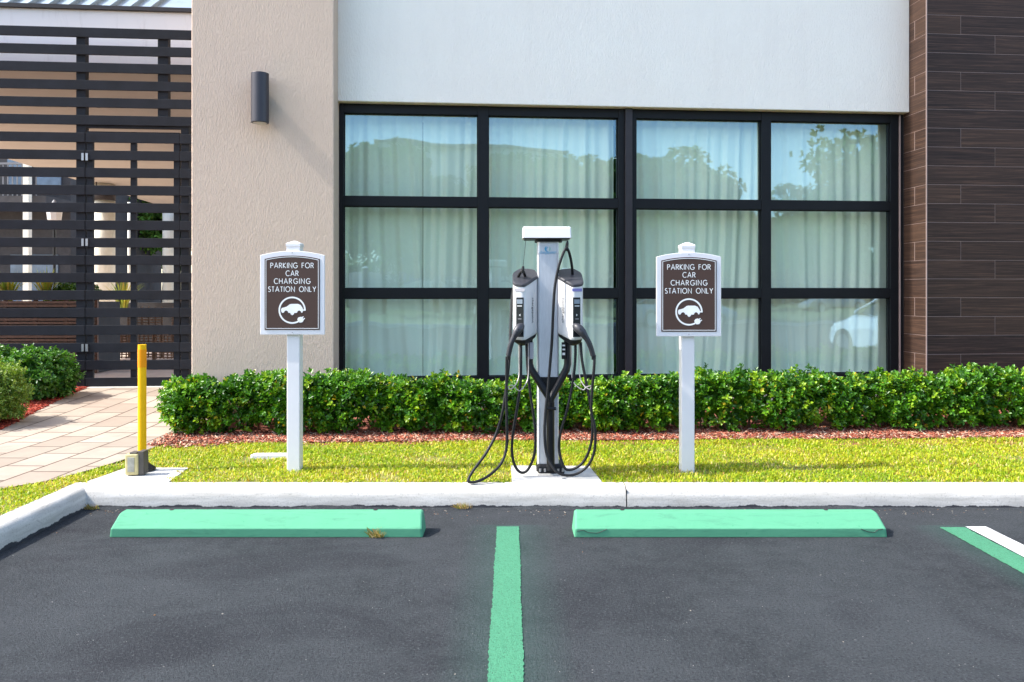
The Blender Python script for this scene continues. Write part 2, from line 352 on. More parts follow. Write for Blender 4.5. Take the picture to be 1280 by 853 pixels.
# ------------------------------------------------------------------ world, sun, camera
w = bpy.data.worlds.new('World'); sc.world = w; w.use_nodes = True
SUN_AZ = 7.2; SUN_EL = 47.0           # the sun stands to the left, slightly in front of the facade
sdir = Vector((-math.cos(rad(SUN_AZ))*math.cos(rad(SUN_EL)), -math.sin(rad(SUN_AZ))*math.cos(rad(SUN_EL)), math.sin(rad(SUN_EL))))
sky = w.node_tree.nodes.new('ShaderNodeTexSky'); sky.sky_type = 'NISHITA'; sky.sun_disc = False
sky.sun_elevation = rad(SUN_EL); sky.sun_rotation = math.atan2(sdir.x, sdir.y); sky.air_density = 1.0; sky.dust_density = 1.6; sky.ozone_density = .45
bg = w.node_tree.nodes['Background']; w.node_tree.links.new(sky.outputs[0], bg.inputs[0]); bg.inputs[1].default_value = .15
sl = bpy.data.lights.new('sun', 'SUN'); sl.energy = 2.35; sl.angle = rad(.6); sl.color = (1, .965, .90)
so = bpy.data.objects.new('sun', sl); COL.objects.link(so); so.rotation_euler = (-sdir).to_track_quat('-Z', 'Y').to_euler(); so.location = (-8, -4, 12)
cam = bpy.data.cameras.new('camera'); co = bpy.data.objects.new('camera', cam); COL.objects.link(co); sc.camera = co
co.location = (0, 0, CAMZ); co.rotation_euler = (rad(90), 0, 0); cam.lens = 28.125; cam.sensor_width = 36; cam.shift_y = -61.5/1280; cam.clip_end = 500
vs = sc.view_settings; vs.view_transform = 'Standard'; vs.look = 'None'; vs.exposure = 1.8; vs.gamma = 1
sc.cycles.max_bounces = 8; sc.cycles.transparent_max_bounces = 12; sc.cycles.use_denoising = True; sc.cycles.caustics_reflective = False; sc.cycles.caustics_refractive = False

# ------------------------------------------------------------------ ground
tag(MB().add([(-150,-150,0),(150,-150,0),(150,5.4,0),(-150,5.4,0)], [(0,1,2,3)]).build('parking_lot', 'asphalt'), kind='structure')
tag(MB().add([(-150,5.2,-.02),(150,5.2,-.02),(150,150,-.02),(-150,150,-.02)], [(0,1,2,3)]).build('ground', 'soil'), kind='structure')
def lerp_table(tab):
    def f(y):
        if y <= tab[0][0]: return tab[0][1]
        for (a, b), (c, d) in zip(tab, tab[1:]):
            if y <= c: return b+(d-b)*(y-a)/(c-a)
        return tab[-1][1]
    return f
def strip(name, fl, fr, y0, y1, zoff, mat, n=40, skirt=True):
    m = MB(); A = []; B = []
    for i in range(n+1):
        y = y0+(y1-y0)*i/n; z = gz(y)+zoff; A.append(Vector((fl(y), y, z))); B.append(Vector((fr(y), y, z)))
    k = len(A); m.add(A+B, [(i, k+i, k+i+1, i+1) for i in range(k-1)])
    return tag(m.build(name, mat), kind='structure')
xr = lerp_table([(2, -5.1), (4.2, -3.95), (5.3, -3.38), (5.48, -3.20), (5.82, -3.09), (6.24, -3.0), (6.8, -3.0), (8, -3.02), (12, -3.0)])
xl = lerp_table([(2, -7.2), (5.5, -5.2), (7.49, -4.79), (8.5, -5.0), (9.52, -5.17), (9.9, -5.25)])
strip('soil_bed', lambda y: -14, lambda y: 12, 5.42, 9.95, -.012, 'soil')
strip('side_bed', lambda y: -14, lambda y: -2.99, 1.5, 5.42, -.012, 'soil')
yl_end = lambda x: 7.0+.035*(x+2.9)
strip('lawn_base', lambda y: xr(y), lambda y: 12, 5.43, 7.0, -.004, 'lawn_soil')
strip('lawn_base', lambda y: xr(y), lambda y: -2.985, 1.5, 5.43, -.004, 'lawn_soil')
strip('mulch_base', lambda y: -3.02, lambda y: 12, 6.86, 8.6, 0, 'mulch_base', 12)
strip('mulch_base', lambda y: -14, lambda y: xl(y)+.02, 2, 9.9, 0, 'mulch_base', 30)
strip('path', xl, xr, 2, 10.0, .010, 'pavers', 50)
tag(MB().add([(-30,9.98,.262),(3,9.98,.262),(3,45,.262),(-30,45,.262)], [(0,1,2,3)]).build('patio', 'patio_floor'), kind='structure')

# kerbs
def kerb_profile(): return [(0,-.02),(0,.0),(.006,.07),(.016,.105),(.034,.126),(.06,.136),(.10,.140),(.15,.1415),(.15,-.02)]
def kerb(xa, xb):
    m = MB(); N = max(2, int((xb-xa)/.12)); R = []
    for i in range(N+1):
        x = xa+(xb-xa)*i/N; j = .002*math.sin(x*5.1)+.0015*math.sin(x*13)
        R.append([Vector((x, 5.35+a+(j if a < .1 else 0), b)) for a, b in kerb_profile()])
    m.loft(R); tag(m.build('kerb', 'kerb_concrete', smooth=True), kind='structure')
kerb(-2.91, .763); kerb(.771, 4.4); kerb(4.408, 9.5)
m = MB(); R = []
for i in range(41):
    y = 5.50-i*.12
    R.append([Vector((-2.842-a, y, b)) for a, b in kerb_profile()])
m.loft(R); tag(m.build('kerb', 'kerb_concrete', smooth=True), kind='structure')
# the tar filler that shows in the kerb joints and the ragged asphalt lip along the kerb foot
m = MB(); m.box(.763, .771, 5.36, 5.49, 0, .12); m.box(4.4, 4.408, 5.36, 5.49, 0, .12)
tag(m.build('kerb_joint', 'tar'), kind='structure')
m = MB(); pts = []
x = -2.83
top = []; bot = []
while x < 9.4:
    hgt = .004+.010*max(0, math.sin(x*3.7)+.5*math.sin(x*9.3)+.3*math.sin(x*23)); top.append(Vector((x, 5.352, hgt+.004))); bot.append(Vector((x, 5.315-hgt, .001))); x += .03
k = len(top); m.add(bot+top, [(i, i+1, k+i+1, k+i) for i in range(k-1)]); tag(m.build('asphalt_lip', 'asphalt', smooth=True), kind='structure')

# painted lines with slightly ragged edges
def line(name, x0, x1, y0, y1, mat, j=.0038, z=.004):
    A = []; B = []; N = 460
    for i in range(N+1):
        y = y0+(y1-y0)*i/N
        A.append(Vector((x0+random.uniform(-j, j)+.0015*math.sin(y*7), y, z))); B.append(Vector((x1+random.uniform(-j, j)+.0015*math.sin(y*6+1), y, z)))
    k = N+1; return tag(MB().add(A+B, [(i, k+i, k+i+1, i+1) for i in range(N)]).build(name, mat), kind='structure')
line('green_line', -.093, .044, -1.2, 4.93, 'green_paint'); line('green_line', 2.628, 2.783, -1.2, 4.915, 'green_paint'); line('white_line', 2.786, 2.915, -1.2, 4.918, 'white_paint', .001, .008)
line('green_line', -2.78, -2.66, -1.2, 2.1, 'green_paint')

# ------------------------------------------------------------------ concrete pads and small slab
def pad(name, poly, z0, z1, label):
    return tag(MB().prism(fillet(poly, .01, 2), z0, z1).build(name, 'pad_concrete', bevel=.004), kind='structure')
pad('concrete_pad', [(-2.93,5.502),(-2.36,5.502),(-2.40,5.94),(-2.86,5.95)], .10, .145, None)
pad('concrete_pad', [(.00,5.502),(.62,5.502),(.58,6.0),(-.01,6.02)], .10, .145, None)
tag(MB().prism(fillet([(-2.06,6.28),(-1.70,6.29),(-1.70,6.38),(-2.05,6.37)], .02, 2), .12, .168).build('cover_slab', 'sign_white', bevel=.006), 'small white slab lying in the grass left of the left sign post', 'slab')

# ------------------------------------------------------------------ wheel stops
def stop_rings(L, lean):
    prof = [(0,0),(0,.052),(.012,.060),(.095,.118),(.115,.122),(.165,.122),(.18,.06),(.185,0)]
    R = []
    for x, k in ((-L/2, 0), (-L/2+.012, 1), (L/2-.012, 1), (L/2, 0)):
        R.append([Vector((x+(math.copysign(b*.10, -x)), a if k else a*.97+.003, b if k else b*.93)) for a, b in prof])
    return R
def subdivided_stop(L):
    R0 = stop_rings(L, 0); R = [R0[0], R0[1]]; N = 40
    for i in range(1, N): R.append([R0[1][j].lerp(R0[2][j], i/N) for j in range(len(R0[1]))])
    return R+[R0[2], R0[3]]
e = empty('wheel_stop', (-1.452, 4.722, 0)); m = MB().loft([[q+Vector((0, random.gauss(0,.0003) if 0 < q.z else 0, random.gauss(0,.0003) if q.z > .01 else 0)) for q in rg] for rg in subdivided_stop(1.85)]).xf(Matrix.Translation((-1.452, 4.722, 0)))
m.build('block', 'green_block_paint', e, bevel=.004)
for sx_ in (-.62, .62):
    MB().cyl(-1.452+sx_, 4.722+.15, .10, .1235, .013, n=14).build('anchor_bolt', 'black_line', e)
tag(e, 'mint green concrete wheel stop in the left bay, below the left sign', 'wheel stop', 'green wheel stops along the kerb')
e2 = copy_tree(e); e2.location = (1.292, 4.722, 0); e2.rotation_euler.z = rad(.1)
e2['label'] = 'mint green concrete wheel stop in the right bay, cracked at both ends'
crk = MB().tube([Vector((.385,4.7205,.038)), Vector((.42,4.7205,.044)), Vector((.45,4.7205,.030)), Vector((.50,4.7205,.026)), Vector((.53,4.7205,.036)), Vector((.56,4.7205,.05))], .0016, 4)
FRAMES[e2.name] = Matrix.Translation(e2.location); crk.build('crack', 'black_line', e2)
MB().tube([Vector((2.06,4.7205,.05)), Vector((2.10,4.7205,.034)), Vector((2.14,4.7205,.03)), Vector((2.16,4.7205,.046)), Vector((2.19,4.7205,.05))], .0018, 4).build('crack', 'black_line', e2)

# ------------------------------------------------------------------ main building
B = empty('building', P0, ALPHA)
def bl(m, name, mat, parent=B, **kw): return m.xf(BF).build(name, mat, parent, **kw)
uL = uat(421, -.11); uWL = uat(423, 0); uWR = uat(1127, 0); uTR = uat(1130.5, 0); uTF = uat(1158, -.43); H = 12.5  # extra wall height above view, added so the column shades the white wall
uTF = uTR+.0 if False else uTF
ucR = uat(417.5, -.40); ucL = uat(239, -.40)
bl(MB().box(ucL, ucR, -.40, 3.2, -.1, H), 'beige_wall', 'beige_stucco', bevel=.012)
bl(MB().box(ucR-.002, uTF+.004, -.11, .9, 3.455, H-.003), 'white_wall', 'white_stucco', bevel=.008)
bl(MB().box(ucR-.002, uTF+.004, -.06, .35, -.1, .452), 'sill_wall', 'cream_stucco', bevel=.006)
bl(MB().box(ucR-.002, uTF+.004, .35, 5.2, -.1, .25), 'floor_slab', 'room_dark')
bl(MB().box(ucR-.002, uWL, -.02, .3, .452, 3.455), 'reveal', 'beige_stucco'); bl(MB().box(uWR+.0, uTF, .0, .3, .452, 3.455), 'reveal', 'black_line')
bl(MB().box(ucR, uTF, 3.2, 3.3, .25, 3.455).box(ucR, uTF, .9, 3.2, 3.458, 3.5), 'room_wall', 'room_dark')
# tile pier
bl(MB().box(uTF+.002, uTF+4.2, -.4285, 3.0, -.1, H-.006), 'tile_pier', 'grout')
m = MB(); rh = .2035; gap = .0018; z0 = CAMZ+(365-372.4)/1000*8.62-rh*12
def tcol():
    k = random.random(); return (random.random(), max(0, random.gauss(.25, .13)) if k < .88 else random.uniform(.45, .75), random.random(), 1)
for r in range(68):
    za = z0+r*rh+gap; zb = z0+(r+1)*rh-gap
    if za < -.1: za = -.1
    if zb < za+.02 or zb > H+.1: continue
    ph = {0: 2, 1: 1, 2: 0}[(r-12) % 3]     # rows going up from the measured joint
    s0 = uTF
    first = {0: .0, 1: .392, 2: .784}[ {0: 0, 1: 2, 2: 1}[(r-12) % 3] ] if False else (.0, .784, .392)[(r-12) % 3]
    edges = [0.0]; x = first if first > 0 else 1.18
    while x < 4.2: edges.append(x); x += 1.18
    edges.append(4.2)
    for a, b in zip(edges, edges[1:]): m.box(s0+a+gap, s0+b-gap, -.430, -.412, za, zb, c=tcol())
    # return face towards the window, sunlit tone put into its lighter brown tint
    sp = [0, .43] if (r-12) % 3 != 2 else [0, .215, .43]
    for a, b in zip(sp, sp[1:]): m.box(s0, s0+.014, -.43+a+gap+.004, -.43+b-gap, za, zb, c=(random.random(), random.uniform(.30, .80), random.random(), 1))
bl(m, 'wood_look_tile', 'wood_tile', bevel=.0012)
bl(MB().box(uTF-.004, uTF+.006, -.436, -.426, -.1, H), 'corner_trim', 'grout')

# windows: two aluminium units with a post between them
ZT = [(3.356, 2.467), (2.365, 1.484), (1.382, .535)]
def window(us, u0, u1, lab):
    fr = MB(); d0, d1 = -.015, .085
    cuts = [u0]+[x for pr in us for x in pr]+[u1]
    for k in range(0, len(cuts), 2): fr.box(cuts[k], cuts[k+1], d0, d1, .455, 3.452)
    zz = [3.452, 3.356, 2.467, 2.365, 1.484, 1.382, .535, .455]
    for a, b in us:
        for k in range(0, 8, 2): fr.box(a+.0005, b-.0005, d0+.004, d1-.004, zz[k+1], zz[k])
        # glazing beads
        for zt, zb in ZT:
            fr.box(a, a+.010, .020, .045, zb, zt); fr.box(b-.010, b, .020, .045, zb, zt); fr.box(a+.010, b-.010, .020, .045, zt-.010, zt); fr.box(a+.010, b-.010, .020, .045, zb, zb+.010)
    wo = bl(fr, 'window', 'window_metal', bevel=.002)
    for a, b in us:
        for zt, zb in ZT:
            bl(MB().add([(a, .047, zb), (b, .047, zb), (b, .047, zt), (a, .047, zt)], [(0,1,2,3)]), 'pane', 'window_glass', wo)
    return wo
UA = lambda X: uat(X, -.015)
window([(UA(429.5), UA(597.5)), (UA(610.5), UA(773))], uWL, UA(780.7), '')
window([(UA(795.7), UA(952)), (UA(964), UA(1113.5))], UA(790), uWR, '')
bl(MB().box(UA(781), UA(789.7), -.05, .09, .455, 3.452), 'mullion_post', 'mullion_metal', bevel=.003)
bl(MB().box(UA(1123.5), UA(1125), -.03, -.012, .455, 3.44), 'sealant_strip', 'grout')

# curtains
def curtain(X0, X1, seed, label):
    ua, ub = uat(X0, .22), uat(X1, .22); rr = random.Random(seed); N = int((ub-ua)/.008); ZN = 26; V = []
    ph = []; x = ua
    f1, f2, f3 = rr.uniform(42, 50), rr.uniform(17, 23), rr.uniform(70, 85); p1, p2, p3 = rr.uniform(0, 6), rr.uniform(0, 6), rr.uniform(0, 6)
    for j in range(ZN+1):
        z = .29+(3.43-.29)*j/ZN; t = (z-.29)/3.14
        for i in range(N+1):
            u = ua+(ub-ua)*i/N
            warp = .06*math.sin(2.1*u+1.1*(1-t)+seed)+(1-t)**2*.08*math.sin(3.3*u+seed*2)
            d = .24+.014*math.sin(f1*(u+warp)+p1)*(.7+.3*t)+.012*math.sin(f2*(u+warp*1.5)+p2)+.004*math.sin(f3*(u+warp)+p3)+(1-t)**3*.02*math.sin(9*u+5*z)
            V.append(BF @ Vector((u, d, z)))
    W = N+1; fs = [(j*W+i, j*W+i+1, (j+1)*W+i+1, (j+1)*W+i) for j in range(ZN) for i in range(N)]
    o = MB().add(V, fs).build('curtain', 'curtain_cloth', smooth=True)
    return tag(o, label, 'curtain', 'floor length curtains behind the window panes')
curtain(421, 528.3, 1, 'narrow pale curtain filling the left part of the leftmost window column, beside the beige wall')
curtain(529, 767.5, 2, 'wide pale curtain behind the charging station, ending in a dark gap')
curtain(785, 957, 3, 'pale curtain behind the right sign, between the middle post and the next mullion')
curtain(959, 1118, 4, 'pale curtain in the rightmost window column, beside the dark tiled pier')

# wall lamp
lu = uat(325, -.52); lp = BF @ Vector((lu, -.52, 0)); zt = CAMZ+(365-92)/1000*lp.y; zb = CAMZ+(365-154)/1000*lp.y
L_ = empty('wall_lamp', (lp.x, lp.y, zb))
MB().cyl(lp.x, lp.y, zb, zt, .086, n=40).build('cylinder_body', 'fixture_metal', L_, smooth=False, bevel=.004)
MB().cyl(lp.x, lp.y, zb-.004, zb+.002, .066, n=32).build('lens', 'lens_glass', L_)
MB().box(lu-.045, lu+.045, -.47, -.401, (zt+zb)/2-.09, (zt+zb)/2+.09, BF).build('wall_bracket', 'black_metal', L_, bevel=.004)
tag(L_, 'dark grey cylinder wall lamp mounted on the beige stucco wall', 'wall lamp')

# ------------------------------------------------------------------ slat fence and gate
FD = 1.73
D_at = lambda X, d: (BF @ Vector((uat(X, d), d, 0))).y
zs_top = CAMZ+(365-33.9)/1000*D_at(50, FD); zs_bot = CAMZ+(365-473)/1000*D_at(50, FD)
pitch = (zs_top-zs_bot)/20; SL = .118
fu = lambda X: uat(X, FD)
F = empty('slat_fence', BF @ Vector((fu(-200), FD, .2)), ALPHA)
m = MB()
for i in range(21):
    z1 = zs_top-i*pitch; z0_ = z1-SL
    if i < 6: m.box(fu(-330), ucR-1.0, FD-.03, FD, z0_, z1)
    else:
        m.box(fu(-330), fu(107.2), FD-.03, FD, z0_, z1); m.box(fu(225.4), ucR-1.0, FD-.03, FD, z0_, z1)
m.xf(BF).build('slat_panel', 'slat_paint', F, bevel=.003)
for a, b, za, zb_ in ((95, 106.8, .1, zs_top), (197, 210, zs_top-pitch*5.6, zs_top-.01), (226, 236, .1, zs_top-pitch*5), (-130, -117, .1, zs_top), (-300, -287, .1, zs_top)):
    MB().box(fu(a), fu(b), FD+.002, FD+.10, za, zb_).xf(BF).build('post', 'slat_paint', F, bevel=.003)
MB().box(fu(107), fu(226), FD+.002, FD+.06, zs_top-pitch*5-SL-.03, zs_top-pitch*5-SL+.06).xf(BF).build('gate_head', 'slat_paint', F)
tag(F, 'tall dark horizontal slat screen fence around the gate left of the beige wall', 'fence')
G = empty('slat_gate', BF @ Vector((fu(166), FD, .27)), ALPHA); m = MB()
for i in range(6, 21): m.box(fu(107.9), fu(224.8), FD-.028, FD-.002, zs_top-i*pitch-SL, zs_top-i*pitch)
m.xf(BF).build('slat_panel', 'slat_paint', G, bevel=.003)
zgt = zs_top-5.75*pitch-.03
for a, b in ((108.3, 116), (163, 170), (217, 224.5)):
    MB().box(fu(a), fu(b), FD, FD+.05, zs_bot-SL+.01, zgt).xf(BF).build('stile', 'slat_paint', G, bevel=.002)
MB().box(fu(116), fu(217), FD, FD+.045, zgt-.05, zgt-.001).xf(BF).build('top_rail', 'slat_paint', G)
for yy in (196, 303, 435):
    z = CAMZ+(365-yy)/1000*9.9; hm = MB().box(fu(103.6), fu(106.4), FD-.042, FD-.030, z-.045, z+.045).box(fu(108.6), fu(111.5), FD-.042, FD-.0285, z-.045, z+.045)
    hm.xf(BF).build('hinge', 'hinge_metal', G)
tag(G, 'dark slatted gate with three hinges standing closed at the end of the paved path', 'gate')
tag(B, 'main building with beige column, white wall, dark tiled pier and large windows', 'building')
tag(MB().box(fu(95), fu(240), FD-.12, FD+.12, .2, .272).xf(BF).build('threshold', 'pad_concrete', bevel=.004), kind='structure')

# ------------------------------------------------------------------ canopy behind the fence
C = empty('entrance_canopy', BF @ Vector((-5, 2.3, .26)), ALPHA); SZ = 4.36
MB().box(-8.4, ucL+.3, 2.30, 22, SZ, SZ+.08).xf(BF).build('soffit', 'tan_soffit', C)
zf = CAMZ+(365-21)/1000*10.6
MB().box(-14, ucL+.3, 2.15, 2.30, SZ-.01, zf).xf(BF).build('fascia', 'fascia_paint', C)
MB().box(-14, ucL+.3, 2.10, 2.31, zf, zf+.05).xf(BF).build('drip_edge', 'black_line', C)
m = MB(); 
m.add([(-14, 2.35, zf+.05), (ucL+.3, 2.35, zf+.05), (ucL+.3, 5.5, zf+3.2), (-14, 5.5, zf+3.2)], [(0,1,2,3)])
for i in range(44):
    u = -14+i*.26; m.box(-.02, .02, 0, 4.6, 0, .05, Matrix.Translation((u, 2.35, zf+.05)) @ Matrix.Rotation(rad(45), 4, 'X') @ Matrix.Rotation(rad(-18), 4, 'Z'))
m.xf(BF).build('metal_roof', 'metal_roof', C)
def rcol(X, D, r, name='round_column'):
    x = (X-640)/1000*D; MB().cyl(x, D, .26, SZ+.004, r, n=36).build(name, 'column_paint', C, smooth=False); return x
x1 = rcol(130, 21.6, .275); MB().cyl(x1+.05, 21.5, SZ-.45, SZ-.2, .29, n=30).build('column_band', 'black_line', C); MB().cyl(x1, 21.2, SZ-.2, SZ+.01, .02, n=8).build('rod', 'black_line', C)  # black band around the column top, thin rod above it
rcol(210.5, 29, .20); rcol(161.5, 26, .05)
for mo in [o for o in bpy.data.objects if o.parent is C and 'column' in o.name]:
    mo.data.polygons.foreach_set('use_smooth', [len(p.vertices) == 4 for p in mo.data.polygons])
tag(C, 'white fascia canopy with tan soffit and round columns behind the slat fence', 'canopy')

# apartment wing seen through the slats
A_ = empty('apartment_wing', (-19, 27, 0))
MB().box(-34, -14.9, 27, 34, .2, 13).build('wall', 'dark_wall', A_)
for (xa, xb, za, zb_) in ((-18.6,-17.4,.4,2.6),(-17.0,-16.2,4.8,7),(-16.0,-15.2,4.8,7),(-16.9,-15.3,.4,2.7),(-22,-20,.4,2.7),(-22,-20,4.8,7)):
    MB().box(xa, xb, 26.95, 26.999, za, zb_).build('window', 'wing_window', A_)
MB().box(-30, -14.8, 25.4, 26.998, 4.25, 4.5).build('balcony_slab', 'dark_wall', A_)
m = MB(); m.box(-30, -14.85, 25.42, 25.47, 5.5, 5.56)
for i in range(100): m.box(-30+i*.15, -29.97+i*.15, 25.43, 25.46, 4.5, 5.5)
m.build('balcony_railing', 'rail_metal', A_)
m = MB(); m.box(-30, -14.85, 25.42, 25.47, 1.25, 1.31)
for i in range(100): m.box(-30+i*.15, -29.97+i*.15, 25.43, 25.46, .26, 1.25)
m.build('ground_railing', 'rail_metal', A_)
MB().box(-15.35, -15.17, 25.1, 25.28, .2, 12).build('white_post', 'column_paint', A_)
tag(A_, 'dark apartment wing with balcony railings and a white post seen through the fence slats', 'building')
lx = (68-640)/1000*20; lz = CAMZ+(365-262)/1000*20; LT = empty('garden_lantern', (lx, 20, .26))
MB().loft([[Vector((lx+r*math.cos(a), 20+r*math.sin(a), z)) for a in [2*PI*k/8 for k in range(8)]] for r, z in ((.07, lz-.36), (.16, lz-.26), (.19, lz))]).build('glass_shade', 'cap_white', LT)
MB().loft([[Vector((lx+r*math.cos(a), 20+r*math.sin(a), z)) for a in [2*PI*k/8 for k in range(8)]] for r, z in ((.21, lz), (.10, lz+.10), (.02, lz+.24))]).build('cap', 'rail_metal', LT)
MB().cyl(lx, 20, .26, lz-.36, .035, n=12).build('pole', 'black_metal', LT); tag(LT, 'lantern with pale glass shade on a pole behind the fence slats', 'lamp')

# long plank planter with plants, seen through the fence
PX0, PX1 = -9.6, -6.05; PY = 11.6
PL = empty('planter', ((PX0+PX1)/2, PY, .26)); m = MB()
for i in range(22):
    z = .28+i*.05; m.box(PX0, PX1, PY, PY+.03, z, z+.036)
for i in range(9): m.box(PX0+i*.44, PX0+i*.44+.05, PY+.031, PY+.07, .27, 1.38)
m.build('plank_side', 'wood_plank', PL); MB().box(PX0, PX1, PY+.08, PY+.75, .27, 1.30).build('soil_box', 'dark_wall', PL)
tag(PL, 'long brown planter of narrow horizontal planks behind the left part of the fence', 'planter')
def spiky(name, x, y, z, n, h, label, cols, group=None):
    pts = []; d = []; V = []; Lp = []; C_ = []
    for i in range(n):
        a = random.uniform(0, 2*PI); lean = random.uniform(.05, .75); hh = h*random.uniform(.6, 1); wd = .018; k = len(V)
        dirx, diry = math.cos(a), math.sin(a); sx_, sy_ = -diry*wd, dirx*wd; c = random.choice(cols)
        for t in (0, .4, .75, 1):
            r = lean*hh*t*t*.9+.03; zz = z+hh*t*(1-.25*lean*t); w_ = (1-t**3)+.03
            V += [(x+dirx*r-sx_*w_, y+diry*r-sy_*w_, zz), (x+dirx*r+sx_*w_, y+diry*r+sy_*w_, zz)]
        for q in range(3): Lp += [k+2*q, k+2*q+1, k+2*q+3, k+2*q+2]; C_.append(c)
    o = fast_mesh(name, np.array(V), np.array(Lp), 4, 'far_leaf', np.array(C_)); return tag(o, label, 'plant', group)
YG = [(.45, .42, .06), (.30, .36, .05), (.20, .28, .04), (.55, .42, .10)]
spiky('spiky_plant', -6.95, PY+.35, 1.25, 70, .62, 'yellow green spiky plant in the planter, left behind the fence', YG)
spiky('spiky_plant', -7.55, PY+.40, 1.25, 60, .55, 'yellow striped spiky plant at the left frame edge, in the planter', YG)
spiky('spiky_plant', -8.4, 17.3, .9, 80, 1.0, 'spiky yellow green plant in front of the round column, behind the gate', YG)
def leaf_ball(name, c, r, n, per, L0, W0, cols, mat='leaf', parent=None, flat=1.0, seed=0, jit=.1):
    d = unit(RNG.normal(size=(n, 3))); rr = RNG.uniform(.55, 1.0, n)**.5
    lump = 1+.14*np.sin(d[:,0]*5+seed)*np.cos(d[:,1]*6+seed*2)+.10*np.sin(d[:,2]*9+seed)
    p = np.array(c)+d*np.array(r)*(rr*lump)[:,None]+RNG.normal(size=(n, 3))*jit*.3
    keep = p[:,2] > c[2]-r[2]*flat; p = p[keep]; d = d[keep]
    b, dd, up, L, W = rosettes(p, unit(d+np.array([0,0,.45])+RNG.normal(size=d.shape)*.35), per, L0, W0)
    v, lo = leaf_arrays(b, dd, up, L, W); cols = np.array(cols); C_ = cols[RNG.integers(0, len(cols), len(b))]*RNG.uniform(.75, 1.25, (len(b), 1))
    return fast_mesh(name, v, lo, 4, mat, np.repeat(C_, 2, 0), parent)
GR = [(.07, .17, .02), (.10, .22, .03), (.14, .27, .035), (.05, .12, .018)]
DK = [(.035, .085, .015), (.05, .12, .02), (.07, .15, .025)]
for i, (x, y, z, r, lab) in enumerate(((-6.45, PY+.4, 1.42, .2, 'small round green bush on the right end of the planter behind the fence'), (-6.75, PY+.5, 1.38, .17, 'smaller leafy green bush beside the round bush in the planter'))):
    tag(leaf_ball('small_bush', (x, y, z), (r*1.2, r, r), 420, 5, .05, .03, GR, seed=i), lab, 'bush')
# low wall, wicker chairs, dark blue patch and garden palms behind the gate
tag(MB().box(-9.4, -6.2, 18.2, 18.5, .26, 1.2).build('low_wall', 'dark_wall'), 'low dark wall seen through the middle of the gate', 'wall')
def wicker(x, y, rz, lab):
    e = empty('wicker_chair', (x, y, .262), rz); Mx = Matrix.Translation((x, y, .262)) @ Matrix.Rotation(rz, 4, 'Z'); m = MB()
    for i in range(9): m.box(-.3, .3, -.28, -.265, .05+i*.045, .07+i*.045, Mx)
    for i in range(9): m.box(-.3+i*.072, -.28+i*.072, -.29, -.281, .04, .46, Mx)
    m.build('seat_lattice', 'wicker', e); MB().box(-.31, .31, -.27, .3, .44, .49, Mx).build('seat', 'wicker', e, bevel=.01)
    m = MB()
    for i in range(8): m.box(-.3, .3, .26, .28, .52+i*.05, .55+i*.05, Mx)
    for i in range(6): m.box(-.3+i*.115, -.275+i*.115, .281, .295, .5, .92, Mx)
    m.build('backrest', 'wicker', e)
    for a in (-.29, .27):
        for b in (-.26, .27): MB().box(a, a+.03, b, b+.03, 0, .44, Mx).build('leg', 'wicker', e)
    tag(e, lab, 'chair', 'wicker chairs on the patio'); return e
wicker(-6.55, 14.1, .15, 'wicker patio chair nearest the middle of the gate, behind its slats'); wicker(-5.85, 14.0, -.2, 'wicker patio chair behind the yellow post, further right'); 
tag(MB().prism([(-5.55,12.2),(-4.5,12.2),(-4.5,13.6),(-4.75,13.6)], .266, .275).build('blue_patch', 'blue_patch'), 'dark blue flat patch on the patio floor behind the gate', 'mat')  # flat dark blue patch, nearly triangular, on the patio floor
m = MB(); bx, by = -8.1, 15.8
m.loft([[Vector((bx+r*math.cos(a), by+r*math.sin(a), z)) for a in [2*PI*k/24 for k in range(24)]] for r, z in ((.26, .262), (.40, .36), (.44, .56), (.47, .57), (.47, .62))])
tag(m.build('plant_bowl', 'wood_plank', smooth=True), 'wide dark brown bowl planter on the patio behind the gate', 'planter')
def trunk_tree(name, x, y, h, cr, n, cols, label, group, zb=0, seed=1, L0=.34, W0=.22, crown_z=None):
    e = empty(name, (x, y, zb)); cz = crown_z or h-cr[2]; m = MB()
    m.tube([Vector((x, y, zb)), Vector((x+.1, y, zb+cz*.5)), Vector((x-.05, y+.1, cz)), Vector((x+.1, y, cz+cr[2]*.5))], [.22, .17, .13, .04], 8)
    rr = random.Random(seed)
    for i in range(7):
        a = rr.uniform(0, 2*PI); q = Vector((math.cos(a)*cr[0]*.7, math.sin(a)*cr[1]*.7, cr[2]*rr.uniform(-.2, .6))); s0 = Vector((x, y, cz*.75))
        m.tube([s0, s0+q*.5+Vector((0,0,.3)), Vector((x, y, cz))+q], [.09, .06, .02], 6)
    m.build('trunk', 'bark', e, smooth=True)
    pts = []; dd_ = []
    for i in range(44):
        d = Vector((rr.gauss(0,1), rr.gauss(0,1), rr.gauss(0,.8))).normalized(); c = Vector((x, y, cz))+Vector((d.x*cr[0], d.y*cr[1], d.z*cr[2]))*rr.uniform(.40, 1.0); r = min(cr)*rr.uniform(.16, .42); k = n//44
        dv = unit(RNG.normal(size=(k, 3))); pts.append(np.array(c)+dv*r*(RNG.uniform(.3, 1, (k,1))**.5+np.abs(RNG.normal(size=(k,1)))*.16)*np.array([1.1,1.1,.85])); dd_.append(dv)
    p = np.concatenate(pts); d = np.concatenate(dd_); b, dd, up, L, W = rosettes(p, unit(d+np.array([0,0,.4])), 4, L0, W0)
    v, lo = leaf_arrays(b, dd, up, L, W); cc = np.array(cols)[RNG.integers(0, len(cols), len(b))]*RNG.uniform(.7, 1.3, (len(b), 1))
    fast_mesh('crown', v, lo, 4, 'far_leaf', np.repeat(cc, 2, 0), e); return tag(e, label, 'tree', group)
